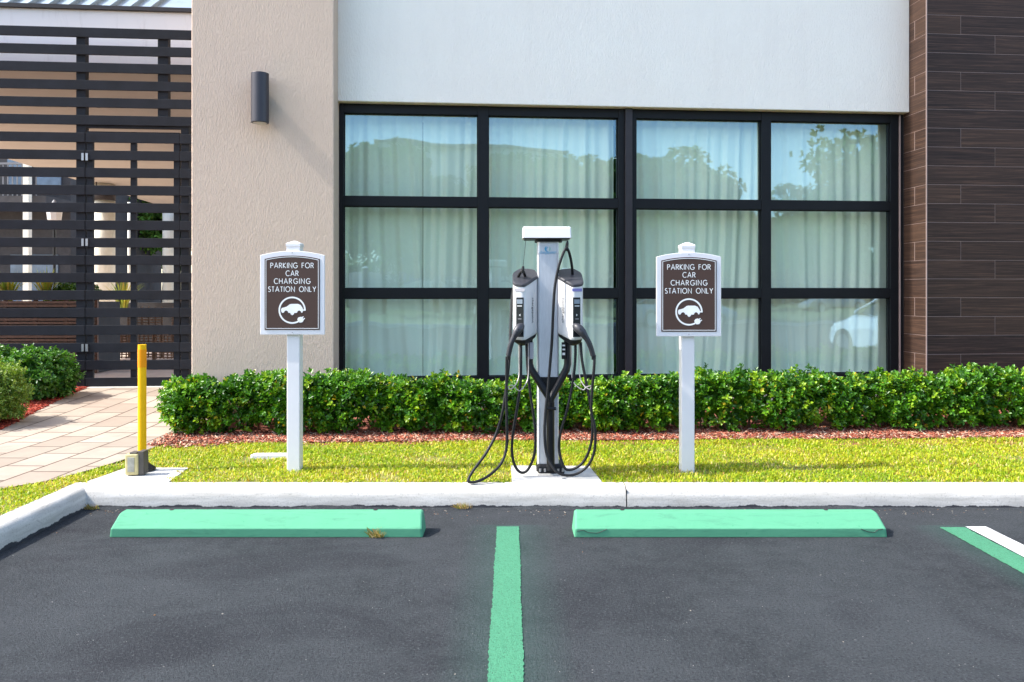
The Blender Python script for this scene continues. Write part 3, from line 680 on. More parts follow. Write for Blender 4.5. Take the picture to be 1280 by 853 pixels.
trunk_tree('garden_tree', -14.3, 33, 6.2, (1.7, 1.6, 1.6), 2200, GR, 'green tree in the courtyard between the two round columns, left one', 'courtyard trees', .26, 3, .26, .12)
trunk_tree('garden_tree', -15.6, 36, 6.0, (1.6, 1.5, 1.8), 2200, GR, 'green tree in the courtyard just right of the thick round column', 'courtyard trees', .26, 5, .26, .12)
tag(MB().box(-14.8, -3, 40, 40.4, .2, 3.6).build('courtyard_wall', 'cream_stucco'), 'pale courtyard wall at the far end behind the columns', 'wall')

# ------------------------------------------------------------------ signs
GLY = {}; GS = .86
def arc(cx, cy, rx, ry, a0, a1, n=14): return [(cx+rx*math.cos(rad(a0+(a1-a0)*i/n)), cy+ry*math.sin(rad(a0+(a1-a0)*i/n))) for i in range(n+1)]
GLY['P'] = (.56, [[(0,0),(0,1)], [(0,.96)]+arc(.27,.73,.27,.23,90,-90)+[(0,.5)]])
GLY['A'] = (.82, [[(0,0),(.41,1),(.82,0)], [(.16,.33),(.66,.33)]])
GLY['R'] = (.60, [[(0,0),(0,1)], [(0,.96)]+arc(.27,.73,.27,.23,90,-90)+[(0,.5)], [(.24,.5),(.60,0)]])
GLY['K'] = (.62, [[(0,0),(0,1)], [(.56,1),(.03,.5),(.62,0)]])
GLY['I'] = (.06, [[(.03,0),(.03,1)]])
GLY['N'] = (.74, [[(0,0),(0,1),(.74,0),(.74,1)]])
GLY['G'] = (.92, [arc(.5,.5,.48,.5,42,352,26), [(.56,.44),(.975,.44)]])
GLY['F'] = (.46, [[(0,0),(0,1)], [(0,.96),(.46,.96)], [(0,.52),(.42,.52)]])
GLY['O'] = (1.0, [arc(.5,.5,.49,.5,0,360,32)])
GLY['C'] = (.80, [arc(.5,.5,.48,.5,48,312,24)])
GLY['H'] = (.70, [[(0,0),(0,1)], [(.70,0),(.70,1)], [(0,.52),(.70,.52)]])
GLY['S'] = (.50, [arc(.25,.745,.225,.23,40,250,14)+arc(.25,.26,.25,.255,80,-150,16)])
GLY['T'] = (.52, [[(.26,0),(.26,1)], [(0,.96),(.52,.96)]])
GLY['L'] = (.44, [[(0,1),(0,0.03),(.44,.03)]])
GLY['Y'] = (.70, [[(0,1),(.35,.48),(.70,1)], [(.35,.5),(.35,0)]])
def ribbon(m, pts, w_, M, z):
    pts = [Vector(p) for p in pts]; L_1 = []; R_1 = []
    for i, p in enumerate(pts):
        a = (p-pts[i-1]).normalized() if i else None; b = (pts[i+1]-p).normalized() if i < len(pts)-1 else None
        t = (a+b).normalized() if a is not None and b is not None and (a+b).length > .2 else (b if a is None else a)
        s_ = 1.0
        if a is not None and b is not None: s_ = 1/max(.45, abs(t.dot(b)))
        nn = Vector((-t.y, t.x))*(w_/2*s_); L_1.append(p+nn); R_1.append(p-nn)
    k = len(pts); vs_ = [M @ Vector((p.x, p.y, z)) for p in L_1+R_1]; m.add(vs_, [(i, k+i, k+i+1, i+1) for i in range(k-1)])
def text_width(s_, h, track): return sum((GLY[c][0] if c != ' ' else .42)+track for c in s_)*h-track*h
def write(m, s_, cx, y0, width, h, stroke, M, z):
    base = sum((GLY[c][0]*GS if c != ' ' else .40) for c in s_)*h; track = (width-base)/max(1, len(s_)-1); x = cx-width/2
    for c in s_:
        if c == ' ': x += .40*h+track; continue
        g = GLY[c]
        for k, st in enumerate(g[1]): ribbon(m, [(x+a*h*GS, y0+b*h) for a, b in st], stroke, M, z+.0003*k)
        x += g[0]*h*GS+track
def write_words(s_, y0, width, h, stroke, M, z, par):
    base = sum((GLY[c][0]*GS if c != ' ' else .40) for c in s_)*h; track = (width-base)/max(1, len(s_)-1); x = -width/2
    for wd_ in s_.split(' '):
        ww = sum(GLY[c][0]*GS for c in wd_)*h+track*(len(wd_)-1); m = MB(); write(m, wd_, x+ww/2, y0, ww, h, stroke, M, z); m.build('word', 'letter_white', par); x += ww+2*track+.40*h
def make_sign(ox, oy, label):
    e = empty('parking_sign', (ox, oy, .14)); S = 1/170.4; zc = lambda y: CAMZ+(365-y)*S
    # post and cap
    pw = .0475
    MB().box(ox-pw, ox+pw, oy-pw, oy+pw, .10, zc(309)).build('post', 'vinyl_white', e, bevel=.006)
    m = MB(); R = []
    cz = zc(309)
    for r, z in ((pw+.001, cz-.035), (pw+.001, cz), (pw+.005, cz+.002), (pw+.005, cz+.022), (pw+.001, cz+.026), (.01, cz+.044)):
        R.append([Vector((ox+a*r, oy+b*r, z)) for a, b in ((-1,-1),(1,-1),(1,1),(-1,1))])
    m.loft(R).build('post_cap', 'vinyl_white', e, bevel=.002)
    # board
    M = Matrix.Translation((ox, oy-pw-.004, 0)) @ Matrix.Rotation(rad(90), 4, 'X')     # local x right, y up, z towards the camera
    def arch(x0, x1, yb, ysh, ypk, n=16):
        pts = [(x1, yb)] ; pts = [(x0, yb), (x1, yb), (x1, ysh)]
        c = (x1-x0)/2; sag = ypk-ysh; Rr = (c*c+sag*sag)/(2*sag); a0 = math.asin(c/Rr); mx_ = (x0+x1)/2
        for i in range(1, n): a = a0-2*a0*i/n; pts.append((mx_+Rr*math.sin(a), ypk-Rr+Rr*math.cos(a)))
        pts.append((x0, ysh)); return pts
    bw = 39.8*S; MB().prism(arch(-bw, bw, zc(418), zc(319.8), zc(314.5)), 0, .020, M).build('board', 'sign_white', e, bevel=.003)
    fw = 34*S; MB().prism(arch(-fw, fw, zc(412), zc(324.5), zc(320.3)), .0205, .0235, M).build('sign_face', 'sign_brown', e)
    bd = MB(); xin = fw-1.7*S; outer = arch(-xin, xin, zc(410.2), zc(325.8), zc(321.8)); 
    ribbon(bd, outer+[outer[0]], .0038, M, .0245); bd.build('border_line', 'letter_white', e)
    h = 6.3*S; stw = .0046
    for s_, yb, wd in (('PARKING FOR', 335.6, 53), ('CAR', 345.3, 15.5), ('CHARGING', 355.0, 44.5), ('STATION ONLY', 364.9, 58.6)):
        write_words(s_, zc(yb), wd*S, h, stw, M, .0245, e)
    em = MB(); k = S/18.96; cyr = zc(387.7)
    q = lambda a, b: ((a-450)*k, cyr-(b-430)*k)
    ribbon(em, [((math.cos(rad(a))*299*k), cyr+math.sin(rad(a))*299*k) for a in range(-1, 300, 5)], 38*k, M, .0245)
    car = [q(*t) for t in ((195,460),(192,410),(212,377),(270,364),(325,345),(393,292),(430,283),(590,283),(648,308),(690,368),(708,412),(768,414),(768,442),(704,442),(698,472),(682,490),(664,484))]
    car += [q(615+46*math.cos(rad(t)), 484-46*math.sin(rad(t))) for t in range(0, 181, 20)]
    car += [q(*t) for t in ((548,494),(498,494),(490,524),(452,548),(416,524),(408,494),(368,492))]+[q(310+46*math.cos(rad(t)), 482-44*math.sin(rad(t))) for t in range(10, 171, 20)]+[q(245,492), q(215,490)]
    em.prism(car, .0240, .0250, M)
    em.prism([q(*t) for t in ((572,640),(600,598),(660,582),(700,612),(722,660),(690,712),(630,722),(590,690))], .0240, .0252, M)
    ribbon(em, [q(680,610), q(716,578)], 24*k, M, .0254); ribbon(em, [q(700,650), q(750,618)], 24*k, M, .0255)
    em.build('emblem', 'letter_white', e)
    for yy in (316.8, 415.2): MB().cyl(0, zc(yy), .018, .0225, .0045, n=10, M=M).build('screw', 'label_grey', e)
    return tag(e, label, 'sign', 'parking signs on white posts')
s1 = make_sign((368.7-640)/1000*5.87, 5.87, 'brown and white parking sign on a white post in front of the beige wall')
s2 = copy_tree(s1); s2.location = ((858.0-640)/1000*5.86, 5.85, .128); s2['label'] = 'brown and white parking sign on a white post in front of the window panes'

# ------------------------------------------------------------------ yellow post and the weathered box
e = empty('marker_post', (-2.70, 5.80, .15)); x, y = -2.70, 5.84
R = lambda r, n=20: [(x+r*math.cos(2*PI*k/n), y+r*math.sin(2*PI*k/n)) for k in range(n)]
MB().prism(R(.0290), .155, 1.065).build('tube', 'yellow_paint', e, smooth=True)
MB().prism(R(.0305), .90, 1.03).build('orange_sleeve', 'orange_sleeve', e, smooth=True)
m = MB(); m.loft([[Vector((x+a*r, y+b*r2, z)) for a, b in [(math.cos(t), math.sin(t)) for t in [2*PI*k/20 for k in range(20)]]] for r, r2, z in ((.095, .085, .150), (.093, .083, .165), (.05, .05, .195), (.036, .036, .215))])
m.build('base', 'black_plastic', e); tag(e, 'thin yellow marker post on a black base at the left kerb corner', 'post')
e = empty('outlet_box', (-2.66, 5.72, .15)); x0, x1_, y0, y1 = -2.742, -2.640, 5.66, 5.74
MB().prism(fillet([(x0,y0),(x1_-.008,y0),(x1_-.008,y1),(x0,y1)], .014, 4), .152, .30).build('housing', 'old_plastic', e, bevel=.008)
MB().box(x0+.022, x1_-.032, y0-.0035, y0+.002, .175, .278).build('cover', 'old_plastic_panel', e, bevel=.002)
m = MB().box(x1_-.012, x1_+.028, y0+.012, y1+.01, .152, .318); m.build('dark_side', 'dark_edge', e, bevel=.003)  # separate dark piece along the box's right side
MB().box(x0+.03, x0+.08, y0+.01, y1, .298, .310).build('top_clip', 'dark_edge', e, bevel=.002)
tag(e, 'small weathered yellow plastic box at the foot of the yellow post', 'box')

# ------------------------------------------------------------------ charging station
CX = .260; CF = 5.745
E = empty('charging_station', (CX, 5.82, .15))
def colprism(x0, x1, y0, y1, z0, z1, r=.022): return MB().prism(fillet([(x0,y0),(x1,y0),(x1,y1),(x0,y1)], r, 5), z0, z1)
zc = lambda y, D: CAMZ+(365-y)/1000*D
colprism(CX-.077, CX+.077, CF, CF+.15, .17, zc(301, CF)).build('column', 'brushed_column', E)
for sgn in (-1, 1): MB().box(CX+sgn*.066-.0012, CX+sgn*.066+.0012, CF-.0015, CF+.001, .18, zc(317, CF)).build('seam', 'label_grey', E)
MB().box(CX-.077, CX+.077, CF-.0006, CF+.001, zc(317.4, CF)-.001, zc(317.4, CF)+.001).build('seam', 'label_grey', E)
colprism(CX-.094, CX+.102, CF-.02, CF+.15, zc(302.5, CF), zc(298.2, CF), .03).build('neck', 'black_plastic', E)
m = MB(); zt, zb = zc(283.2, 5.68), zc(297.6, 5.68); xL, xR = .075, .424
m.loft([[Vector((x_, y_, zb)) for x_, y_ in fillet([(xL,5.68),(xR,5.68),(xR,5.93),(xL,5.93)], .008, 2)], [Vector((x_, y_, zt-.012)) for x_, y_ in fillet([(xL+.001,5.69),(xR-.004,5.69),(xR-.004,5.92),(xL+.001,5.92)], .008, 2)], [Vector((x_, y_, zt)) for x_, y_ in fillet([(xL+.006,5.70),(xR-.010,5.70),(xR-.010,5.91),(xL+.006,5.91)], .008, 2)]])
hood = m.build('top_hood', 'cap_white', E, bevel=.002)
MB().box(xL+.012, xR-.012, 5.69, 5.92, zb-.006, zb-.0005).build('hood_underside', 'dark_cap', E)
# logo on the column
lm = MB(); Ml = Matrix.Translation((0, CF-.0015, 0)) @ Matrix.Rotation(rad(90), 4, 'X'); lc = P(684.2, 311.3, CF)
def crescent(cx, cy, r, a0, a1, w_, z):
    pts = []; n_ = 14
    for i in range(n_+1): a = rad(a0+(a1-a0)*i/n_); pts.append((cx+r*math.cos(a), cy+r*math.sin(a)))
    for i in range(n_, -1, -1): a = rad(a0+(a1-a0)*i/n_); t = i/n_; rr_ = r-w_*math.sin(PI*t)-.0004; pts.append((cx+rr_*math.cos(a), cy+rr_*math.sin(a)))
    return pts
lm.prism(crescent(lc.x, lc.z, .020, 100, 290, .010, 0), 0, .0006, Ml); lm.prism(crescent(lc.x+.002, lc.z+.002, .011, 60, 230, .006, 0), .0001, .0007, Ml)
lm.build('logo', 'logo_blue', E)
MB().prism(crescent(lc.x+.003, lc.z, .019, -70, 60, .006, 0), 0, .0006, Ml).build('logo', 'logo_green', E)
def word(txt, size, M, name, mat, parent, width=None):
    cu = bpy.data.curves.new(name, 'FONT'); cu.body = txt; cu.size = size; cu.align_x = 'CENTER'; cu.extrude = .0002
    to = bpy.data.objects.new(name+'_tmp', cu); COL.objects.link(to); bpy.context.view_layer.update()
    me = bpy.data.meshes.new_from_object(to.evaluated_get(bpy.context.evaluated_depsgraph_get()))
    v = np.array([tuple(q.co) for q in me.vertices]); f = [tuple(p.vertices) for p in me.polygons]
    if width: v[:,0] *= width/(v[:,0].max()-v[:,0].min())
    A = np.array(M); v = v @ A[:3, :3].T+A[:3, 3]; bpy.data.objects.remove(to); bpy.data.meshes.remove(me); bpy.data.curves.remove(cu)
    return link_mesh(name, v, f, mat, parent)
word('-chargepoint+', .030, Matrix.Translation((lc.x+.002, CF-.002, zc(317.6, CF)+.002)) @ Matrix.Rotation(rad(90), 4, 'X'), 'brand_name', 'logo_blue', E, .128)

def head(mir):
    fx = (lambda x: x) if not mir else (lambda x: 2*.2545-x)
    poly = [(.008,5.625), (.088,5.60), (.190,5.765), (.165,5.86), (.06,5.88), (.006,5.80)]
    pf = fillet(poly, .032, 6)
    t = lambda y: (y-5.60)/.28
    ztop = lambda y: 1.483+.118*t(y); zbot = lambda y: 1.112+.075*t(y)
    cxp = sum(p[0] for p in pf)/len(pf); cyp = sum(p[1] for p in pf)/len(pf)
    def ring(sc_, zf_, dz=0): return [Vector((fx(cxp+(a-cxp)*sc_), cyp+(b-cyp)*sc_, zf_(b)+dz)) for a, b in pf]
    hb = MB().loft([ring(.93, zbot, -.004), ring(.99, zbot, .008), ring(1, zbot, .02), ring(1, ztop, -.004)]).build('charger_head', 'head_white', E, smooth=False)
    MB().loft([ring(1.0, ztop, -.003), ring(1.045, ztop, .003), ring(1.045, ztop, .014), ring(.98, ztop, .022)]).build('top_cap', 'dark_cap', hb)
    MB().loft([ring(.6, zbot, -.045), ring(.86, zbot, -.03), ring(.95, zbot, -.0055)]).build('bottom_shell', 'black_plastic', hb)
    # front faces: frame on the front panel, from p0 to p1
    p0, p1 = Vector((.008, 5.625)), Vector((.088, 5.60)); tt = (p1-p0).normalized(); nn = Vector((tt.y, -tt.x))
    def fpt(s_, z, o_): q_ = p0+tt*s_+nn*o_; return Vector((fx(q_.x), q_.y, z))
    def fbox(s0, s1, za, zb_, o0, o1, name, mat, par=hb, bev=0):
        m_ = MB(); vs_ = [fpt(s0,za,o0),fpt(s1,za,o0),fpt(s1,za,o1),fpt(s0,za,o1),fpt(s0,zb_,o0),fpt(s1,zb_,o0),fpt(s1,zb_,o1),fpt(s0,zb_,o1)]
        m_.add(vs_, [(0,1,2,3),(7,6,5,4),(4,5,1,0),(5,6,2,1),(6,7,3,2),(7,4,0,3)]); return m_.build(name, mat, par, bevel=bev)
    zz = lambda y: zc(y, 5.61)
    pn = fbox(.022, .078, zz(421.5), zz(372), -.001, .004, 'control_panel', 'screen', hb, .003)
    fbox(.028, .070, zz(380), zz(374.5), .0035, .0052, 'display', 'logo_grey', pn, 0); fbox(.030, .066, zz(383.2), zz(382.2), .0035, .0050, 'status_line', 'pale_mark', pn)
    m_ = MB(); zq = zz(394); m_.add([fpt(.045, zq, .0046), fpt(.054, zq+.009, .0046), fpt(.054, zq-.009, .0046)], [(0,1,2)]); m_.build('arrow_mark', 'pale_mark', pn)
    fbox(.036, .062, zz(399.2), zz(398.6), .0035, .0050, 'status_line', 'label_grey', pn)
    fbox(.010, .084, zz(364.6), zz(360.8), .0005, .0025, 'sticker', 'label_grey' if not mir else 'label_purple', hb)
    # vertical word on the inner side face
    q0, q1 = Vector((.088, 5.60)), Vector((.190, 5.765)); mid = q0.lerp(q1, .52); tx = (q1-q0).normalized(); no = Vector((tx.y, -tx.x))
    mid = mid+no*.0022
    mx3 = Matrix(((0,0,0,0),(0,0,0,0),(0,0,0,0),(0,0,0,1)))
    xdir = Vector((0, 0, 1)) if mir else Vector((0, 0, -1))                   # reading direction
    nv = Vector((no.x*(-1 if mir else 1), no.y, 0)); ydir = nv.cross(xdir)
    for r_ in range(3): mx3[r_][0] = xdir[r_]; mx3[r_][1] = ydir[r_]; mx3[r_][2] = nv[r_]; 
    mx3[0][3] = fx(mid.x); mx3[1][3] = mid.y; mx3[2][3] = zc(388, mid.y)
    word('chargepoint', .034, mx3, 'brand_name', 'dark_cap', hb, .178)
    # holstered connector: nose, body and grip
    gp = [(0.064, 1.212, .0), (.058, 1.200, .030), (.040, 1.166, .056), (.016, 1.112, .070), (-.001, 1.062, .068), (-.014, 1.006, .064)]
    if mir: gp = [(.064+(a-.064)*1.42, z, o_) for a, z, o_ in gp]
    pts = catmull([fpt(a, z, o_) for a, z, o_ in gp], 4)
    rr_ = [.021, .023, .026, .029, .031, .032, .032, .031, .029, .0255, .0215, .0195, .019, .0185, .0188, .0185, .0182]+[.018]*(len(pts)-17); rr_ = rr_[:len(pts)]
    cn = MB().tube(pts, rr_, 14).build('connector', 'dark_cap', hb, smooth=True)
    end = pts[-1]; MB().tube([end+Vector((0,0,.004)), end-Vector((0,0,.030))], [.0125, .010], 12).build('strain_relief', 'black_plastic', cn)
    for kk in range(3): MB().tube([pts[6+2*kk]+Vector((0,-.022,.006)), pts[6+2*kk]+Vector((0,-.0362,.007))], .004, 8).build('button', 'black_line', cn)
    # grey wire cable hanger
    s_ = -1 if not mir else 1
    if not mir: W = [P(649,430,5.70), P(649,452,5.69), P(648.8,470,5.66), P(644,482,5.62), P(637,487,5.61), P(635.5,484,5.62), P(641,482,5.62), P(648.8,488.8,5.62), P(656,482,5.65), P(660,472,5.68), P(660.5,452,5.70), P(660.5,428,5.72)]
    else: W = [P(723.8,430,5.70), P(723.8,452,5.69), P(725,472,5.66), P(730,482,5.63), P(737,487,5.61), P(739,483,5.62), P(733,484,5.62), P(729,487.5,5.62), P(720,482,5.65), P(715.5,473,5.68), P(714.5,452,5.70), P(713.8,428,5.72)]
    MB().tube(catmull(W, 6), .0042, 8).build('wire_hanger', 'grey_wire', E, smooth=True)
    # arm bracket under the head with its label
    if not mir: arm = [P(661.5,424,5.76), P(662,455,5.75), P(664,462,5.745), P(687,498,5.715), P(688,506,5.71)]
    else: arm = [P(709.5,424,5.76), P(709.5,455,5.75), P(708,462,5.745), P(688.8,498,5.715), P(688,506,5.71)]
    MB().tube(arm, [.026, .026, .027, .026, .022], 10).build('arm', 'black_metal', E)
    lx_ = 664.5 if not mir else 704.5
    MB().box((lx_-2.6-640)/1000*5.73, (lx_+2.6-640)/1000*5.73, 5.722, 5.730, zc(449,5.73), zc(428,5.73)).build('cable_clamp', 'black_plastic' if mir else 'label_grey', E, bevel=.002)
    if mir:
        for a, b in ((431,433),(436,438),(441,444)): MB().box((lx_-1.7-640)/1000*5.73, (lx_+1.7-640)/1000*5.73, 5.7205, 5.7225, zc(b,5.73), zc(a,5.73)).build('label_mark', 'pale_mark', E)
    return hb
head(False); head(True)
# black fork on the column, hub ring, conduit and base
m = MB(); pl = [P(673.2,471.5,5.742), P(700.5,471.5,5.742), P(690,503,5.742), P(686,503,5.742)]
m.loft([[q.copy() for q in pl], [q+Vector((0,.003,0)) for q in pl]]); m.build('fork_plate', 'black_metal', E)
MB().tube([P(688,503,5.71), P(688,560,5.705), P(688.5,588,5.70)], .029, 16).build('conduit', 'black_metal', E, smooth=True)
MB().tube([P(681,511,5.68), P(695,511,5.68)], .012, 12).build('ring_clamp', 'black_plastic', E, smooth=True)
MB().prism(fillet([(.188,5.705),(.376,5.705),(.376,5.90),(.188,5.90)], .02, 4), .150, .166).build('base_plate', 'black_plastic', E, bevel=.003)
MB().prism(fillet([(.172,5.685),(.386,5.685),(.386,5.92),(.172,5.92)], .02, 4), .1485, .153).build('grout_bed', 'pad_concrete', E)
m = MB().loft([[Vector((x_, y_, z_)) for x_, y_ in fillet([(CX-a,CF-b),(CX+.02+a,CF-b),(CX+.02+a,CF+.16),(CX-a,CF+.16)], .02, 4)] for a, b, z_ in ((.085,.035,.166),(.082,.03,.20),(.07,.012,.215))]); m.build('base_cover', 'black_plastic', E)
for bx_ in (.202, .236, .330, .362): MB().cyl(bx_, 5.712, .166, .188, .009, n=6).build('anchor_bolt', 'hinge_metal', E)
# retractor cords, clamps and charging cables
MB().tube([P(657.5,298.5,5.70), P(653.8,334,5.68)], .0016, 6).build('retractor_cord', 'black_line', E)
MB().tube([P(709.6,298.5,5.70), P(709.4,303,5.70)], .0016, 6).build('retractor_cord', 'black_line', E)
MB().tube([P(653.9,333,5.68), P(653.6,337,5.68), P(653,342,5.68)], [.008,.012,.010], 10).build('cable_hook', 'black_plastic', E)
MB().tube([P(709.4,301.5,5.70), P(709,305,5.70), P(708.2,311,5.70), P(707.8,314,5.70)], [.006,.011,.012,.007], 10).build('cable_hook', 'black_plastic', E)
r_ = .0100
c1 = [P(633.5,446,5.58), P(633.2,470,5.58), P(632.9,500,5.57), P(633.6,530,5.57), P(633,560,5.575), P(626,580,5.53), P(612,594,5.475), P(598,601.5,5.44), P(588,603,5.432), P(585.5,599.5,5.44), P(592,588,5.48), P(608,566,5.55), P(620,543,5.60), P(627.5,518,5.60), P(632,490,5.61), P(635.6,460,5.62), P(637.5,430,5.66), P(638.6,400,5.72), P(640.5,368,5.78), P(645,352,5.75), P(652.5,339,5.68), P(656,344,5.72), P(657,352,5.80)]
c2 = [P(651,426,5.70), P(651.2,445,5.66), P(650.5,480,5.64), P(645.5,515,5.63), P(640.8,545,5.63), P(640.2,568,5.64), P(644.5,584,5.645), P(652,591,5.64), P(660,587,5.645), P(667.5,570,5.65), P(669.3,548,5.66), P(667,520,5.67), P(662.5,490,5.68), P(659.5,460,5.70), P(658,428,5.73)]
c3 = [P(743.2,444,5.58), P(742.5,460,5.57), P(740,490,5.57), P(739.2,515,5.57), P(743,532,5.565), P(744.3,548,5.57), P(742.5,566,5.575), P(735,582,5.58), P(722,592,5.58), P(707,594.5,5.57), P(694,588,5.57), P(684,570,5.60), P(680.8,545,5.62), P(681.6,520,5.635), P(684.5,490,5.64), P(687.2,460,5.65), P(690,425,5.66), P(691.5,390,5.66), P(693.5,360,5.66), P(698,335,5.66), P(704,317,5.67), P(708.2,310.6,5.68), P(712,318,5.70), P(715,334,5.74), P(716,352,5.80)]
c4 = [P(725.8,428,5.68), P(727.5,450,5.66), P(733,480,5.64), P(738.5,510,5.62), P(740.5,535,5.61), P(738.5,556,5.61), P(731,575,5.615), P(720,585,5.62), P(708,587,5.63), P(701.5,575,5.65), P(698.8,558,5.655), P(701,540,5.655), P(709,512,5.66), P(716,478,5.67), P(719,450,5.68), P(719.3,428,5.70)]
for cpts in (c1, c2, c3, c4): MB().tube(catmull(cpts, 8), r_, 10).build('charging_cable', 'cable_rubber', E, smooth=True)
tag(E, 'silver electric car charging station with two white charger heads and hanging black cables', 'charging station')

# ------------------------------------------------------------------ hedge
def hedge(name, tipfun, n, label, per=6, L0=.050, W0=.024):
    e = empty(name, (1.2, 7.7, .15)); return e
HE = empty('hedge', (1.5, 7.75, .15))
def hz_top(x):
    tab = [(-3.15,.50),(-3.0,.60),(-2.8,.70),(-2.5,.735),(-2.0,.72),(-1.7,.76),(-1.2,.71),(-.6,.69),(0,.665),(.6,.66),(1.2,.70),(1.7,.735),(2.3,.75),(2.8,.70),(3.3,.70),(3.9,.72),(4.6,.75),(5.5,.76),(7,.76)]
    return lerp_table(tab)(x)-.125+.018*math.sin(x*7.3)+.016*math.sin(x*17.1+1)+.012*math.sin(x*39)
tips = []; dirs = []; tcolr = []
for i in range(2800):
    x = random.uniform(-3.02, 7.0); f0 = 7.16+.037*(x+3)+.05*math.sin(x*4.4)+.035*math.sin(x*11+2); top = hz_top(x); low = .19; r = random.random(); cj = random.random()
    if r < .50: z = low+.04+(top-low)*random.random()**.85; kk = (z-low)/(top-low); c = (x, f0+.05*kk**5+.05*(1-kk)**3+abs(random.gauss(0,.03)), z); d = (random.gauss(0,.35), -1, .30+.7*kk); m_ = 7; sg = .042
    elif r < .82: q_ = random.random(); up_ = abs(random.gauss(0,.03)); c = (x, f0+.05+.68*q_, top-.045+up_-.05*(abs(q_-.5)*2)**4); d = (random.gauss(0,.3), random.gauss(-.25,.5), 1); m_ = 7; sg = .036
    else: c = (x, f0+.12+.55*random.random(), low+(top-low)*random.random()*.9); d = (random.gauss(0,.6), random.gauss(-.4,.6), .5); m_ = 5; sg = .07
    for k_ in range(m_):
        tips.append((c[0]+random.gauss(0,sg), c[1]+random.gauss(0,sg*.8), c[2]+random.gauss(0,sg*.8))); dirs.append((d[0]+random.gauss(0,.35), d[1]+random.gauss(0,.3), d[2]+random.gauss(0,.3))); tcolr.append(cj)
for i in range(150):       # long shoots above the clipped top
    x = random.uniform(-2.9, 7); top = hz_top(x); y_ = 7.3+.037*(x+3)+random.random()*.5; hh = random.uniform(.03, .085)
    for k_ in range(4): tips.append((x+random.gauss(0,.008), y_+random.gauss(0,.008), top+hh*k_/3-.02)); dirs.append((random.gauss(0,.25), random.gauss(0,.25), 1)); tcolr.append(.9)
for i in range(170):
    a = random.uniform(0, PI); q_ = random.random(); z = .24+.36*q_; rr0 = .12+.12*math.sin(q_*PI)+abs(random.gauss(0,.03)); c = (-2.96-rr0*math.sin(a)*random.uniform(.7, 1.05), 7.56-.34*math.cos(a), z)
    for k_ in range(7): tips.append((c[0]+random.gauss(0,.04), c[1]+random.gauss(0,.04), c[2]+random.gauss(0,.035))); dirs.append((-1+random.gauss(0,.4), -math.cos(a), .5)); tcolr.append(random.random())
tcolr = np.array(tcolr)
tips = np.array(tips); dirs = np.array(dirs)+RNG.normal(size=(len(tips),3))*.25
b, dd, up, L, W = rosettes(tips, dirs, 6, .052, .028)
v, lo = leaf_arrays(b, dd, up, L, W)
HC = np.array([(.048,.165,.009),(.080,.230,.010),(.130,.305,.012),(.25,.40,.017),(.034,.115,.009)]); ci = np.array([4,4,0,0,1,1,1,2,2,3])[np.clip(tcolr*10+RNG.normal(size=len(tips))*1.6, 0, 9).astype(int)]
cc = np.repeat(HC[ci], 6, 0)*RNG.uniform(.8, 1.2, (len(b), 1)); yel = RNG.uniform(size=len(b)) < .016; cc[yel] = (.55, .42, .03)
fast_mesh('foliage', v, lo, 4, 'leaf', np.repeat(cc, 2, 0), HE)
m = MB()
for i in range(420):
    x = random.uniform(-3.05, 7); y = 7.5+.037*(x+3)+random.uniform(-.15, .45); p = Vector((x, y, gz(y)-.03)); q_ = p+Vector((random.gauss(0,.12), random.gauss(-.05,.12), random.uniform(.25,.46)))
    m.tube([p, p.lerp(q_, .5)+Vector((random.gauss(0,.02), 0, 0)), q_], [.008, .006, .003], 5)
m.build('branches', 'bark', HE); tag(HE, 'long low clipped green hedge in front of the window, running to the right edge', 'hedge')

# shrubs by the path
def shrub(name, c, r, n, per, L0, W0, cols, label, grp, flat=.8):
    e = empty(name, (c[0], c[1], gz(c[1])))
    leaf_ball('foliage', c, r, n, per, L0, W0, cols, 'leaf', e, flat, seed=c[0])
    m = MB(); 
    for i in range(30):
        a = random.uniform(0, 2*PI); k = random.uniform(.1, .8); m.tube([Vector((c[0]+.05*math.cos(a), c[1]+.05*math.sin(a), gz(c[1])-.02)), Vector((c[0]+r[0]*k*math.cos(a), c[1]+r[1]*k*math.sin(a), c[2]+r[2]*random.uniform(-.1,.5)))], [.009, .003], 5)
    m.build('branches', 'bark', e); return tag(e, label, 'shrub', grp)
SH = [(.035,.12,.018),(.06,.19,.02),(.09,.24,.03),(.11,.26,.05)]
shrub('shrub', (-5.36, 9.05, .50), (.37, .36, .27), 1900, 6, .062, .030, SH, 'dark green glossy shrub beside the gate end of the path', 'shrubs left of the path')
shrub('shrub', (-6.0, 9.1, .52), (.40, .40, .29), 1800, 6, .062, .030, SH, 'dark green shrub behind the light shrub at the left frame edge', 'shrubs left of the path')
LG = [(.16,.27,.03),(.22,.34,.05),(.30,.40,.08),(.12,.22,.03)]
shrub('shrub', (-5.06, 7.75, .46), (.33, .34, .29), 2600, 6, .036, .016, LG, 'light yellow green fine leaved shrub at the left frame edge', 'shrubs left of the path')
shrub('shrub', (-5.75, 7.6, .46), (.40, .34, .29), 1200, 6, .036, .016, LG, 'light green shrub hidden past the left frame edge', 'shrubs left of the path')

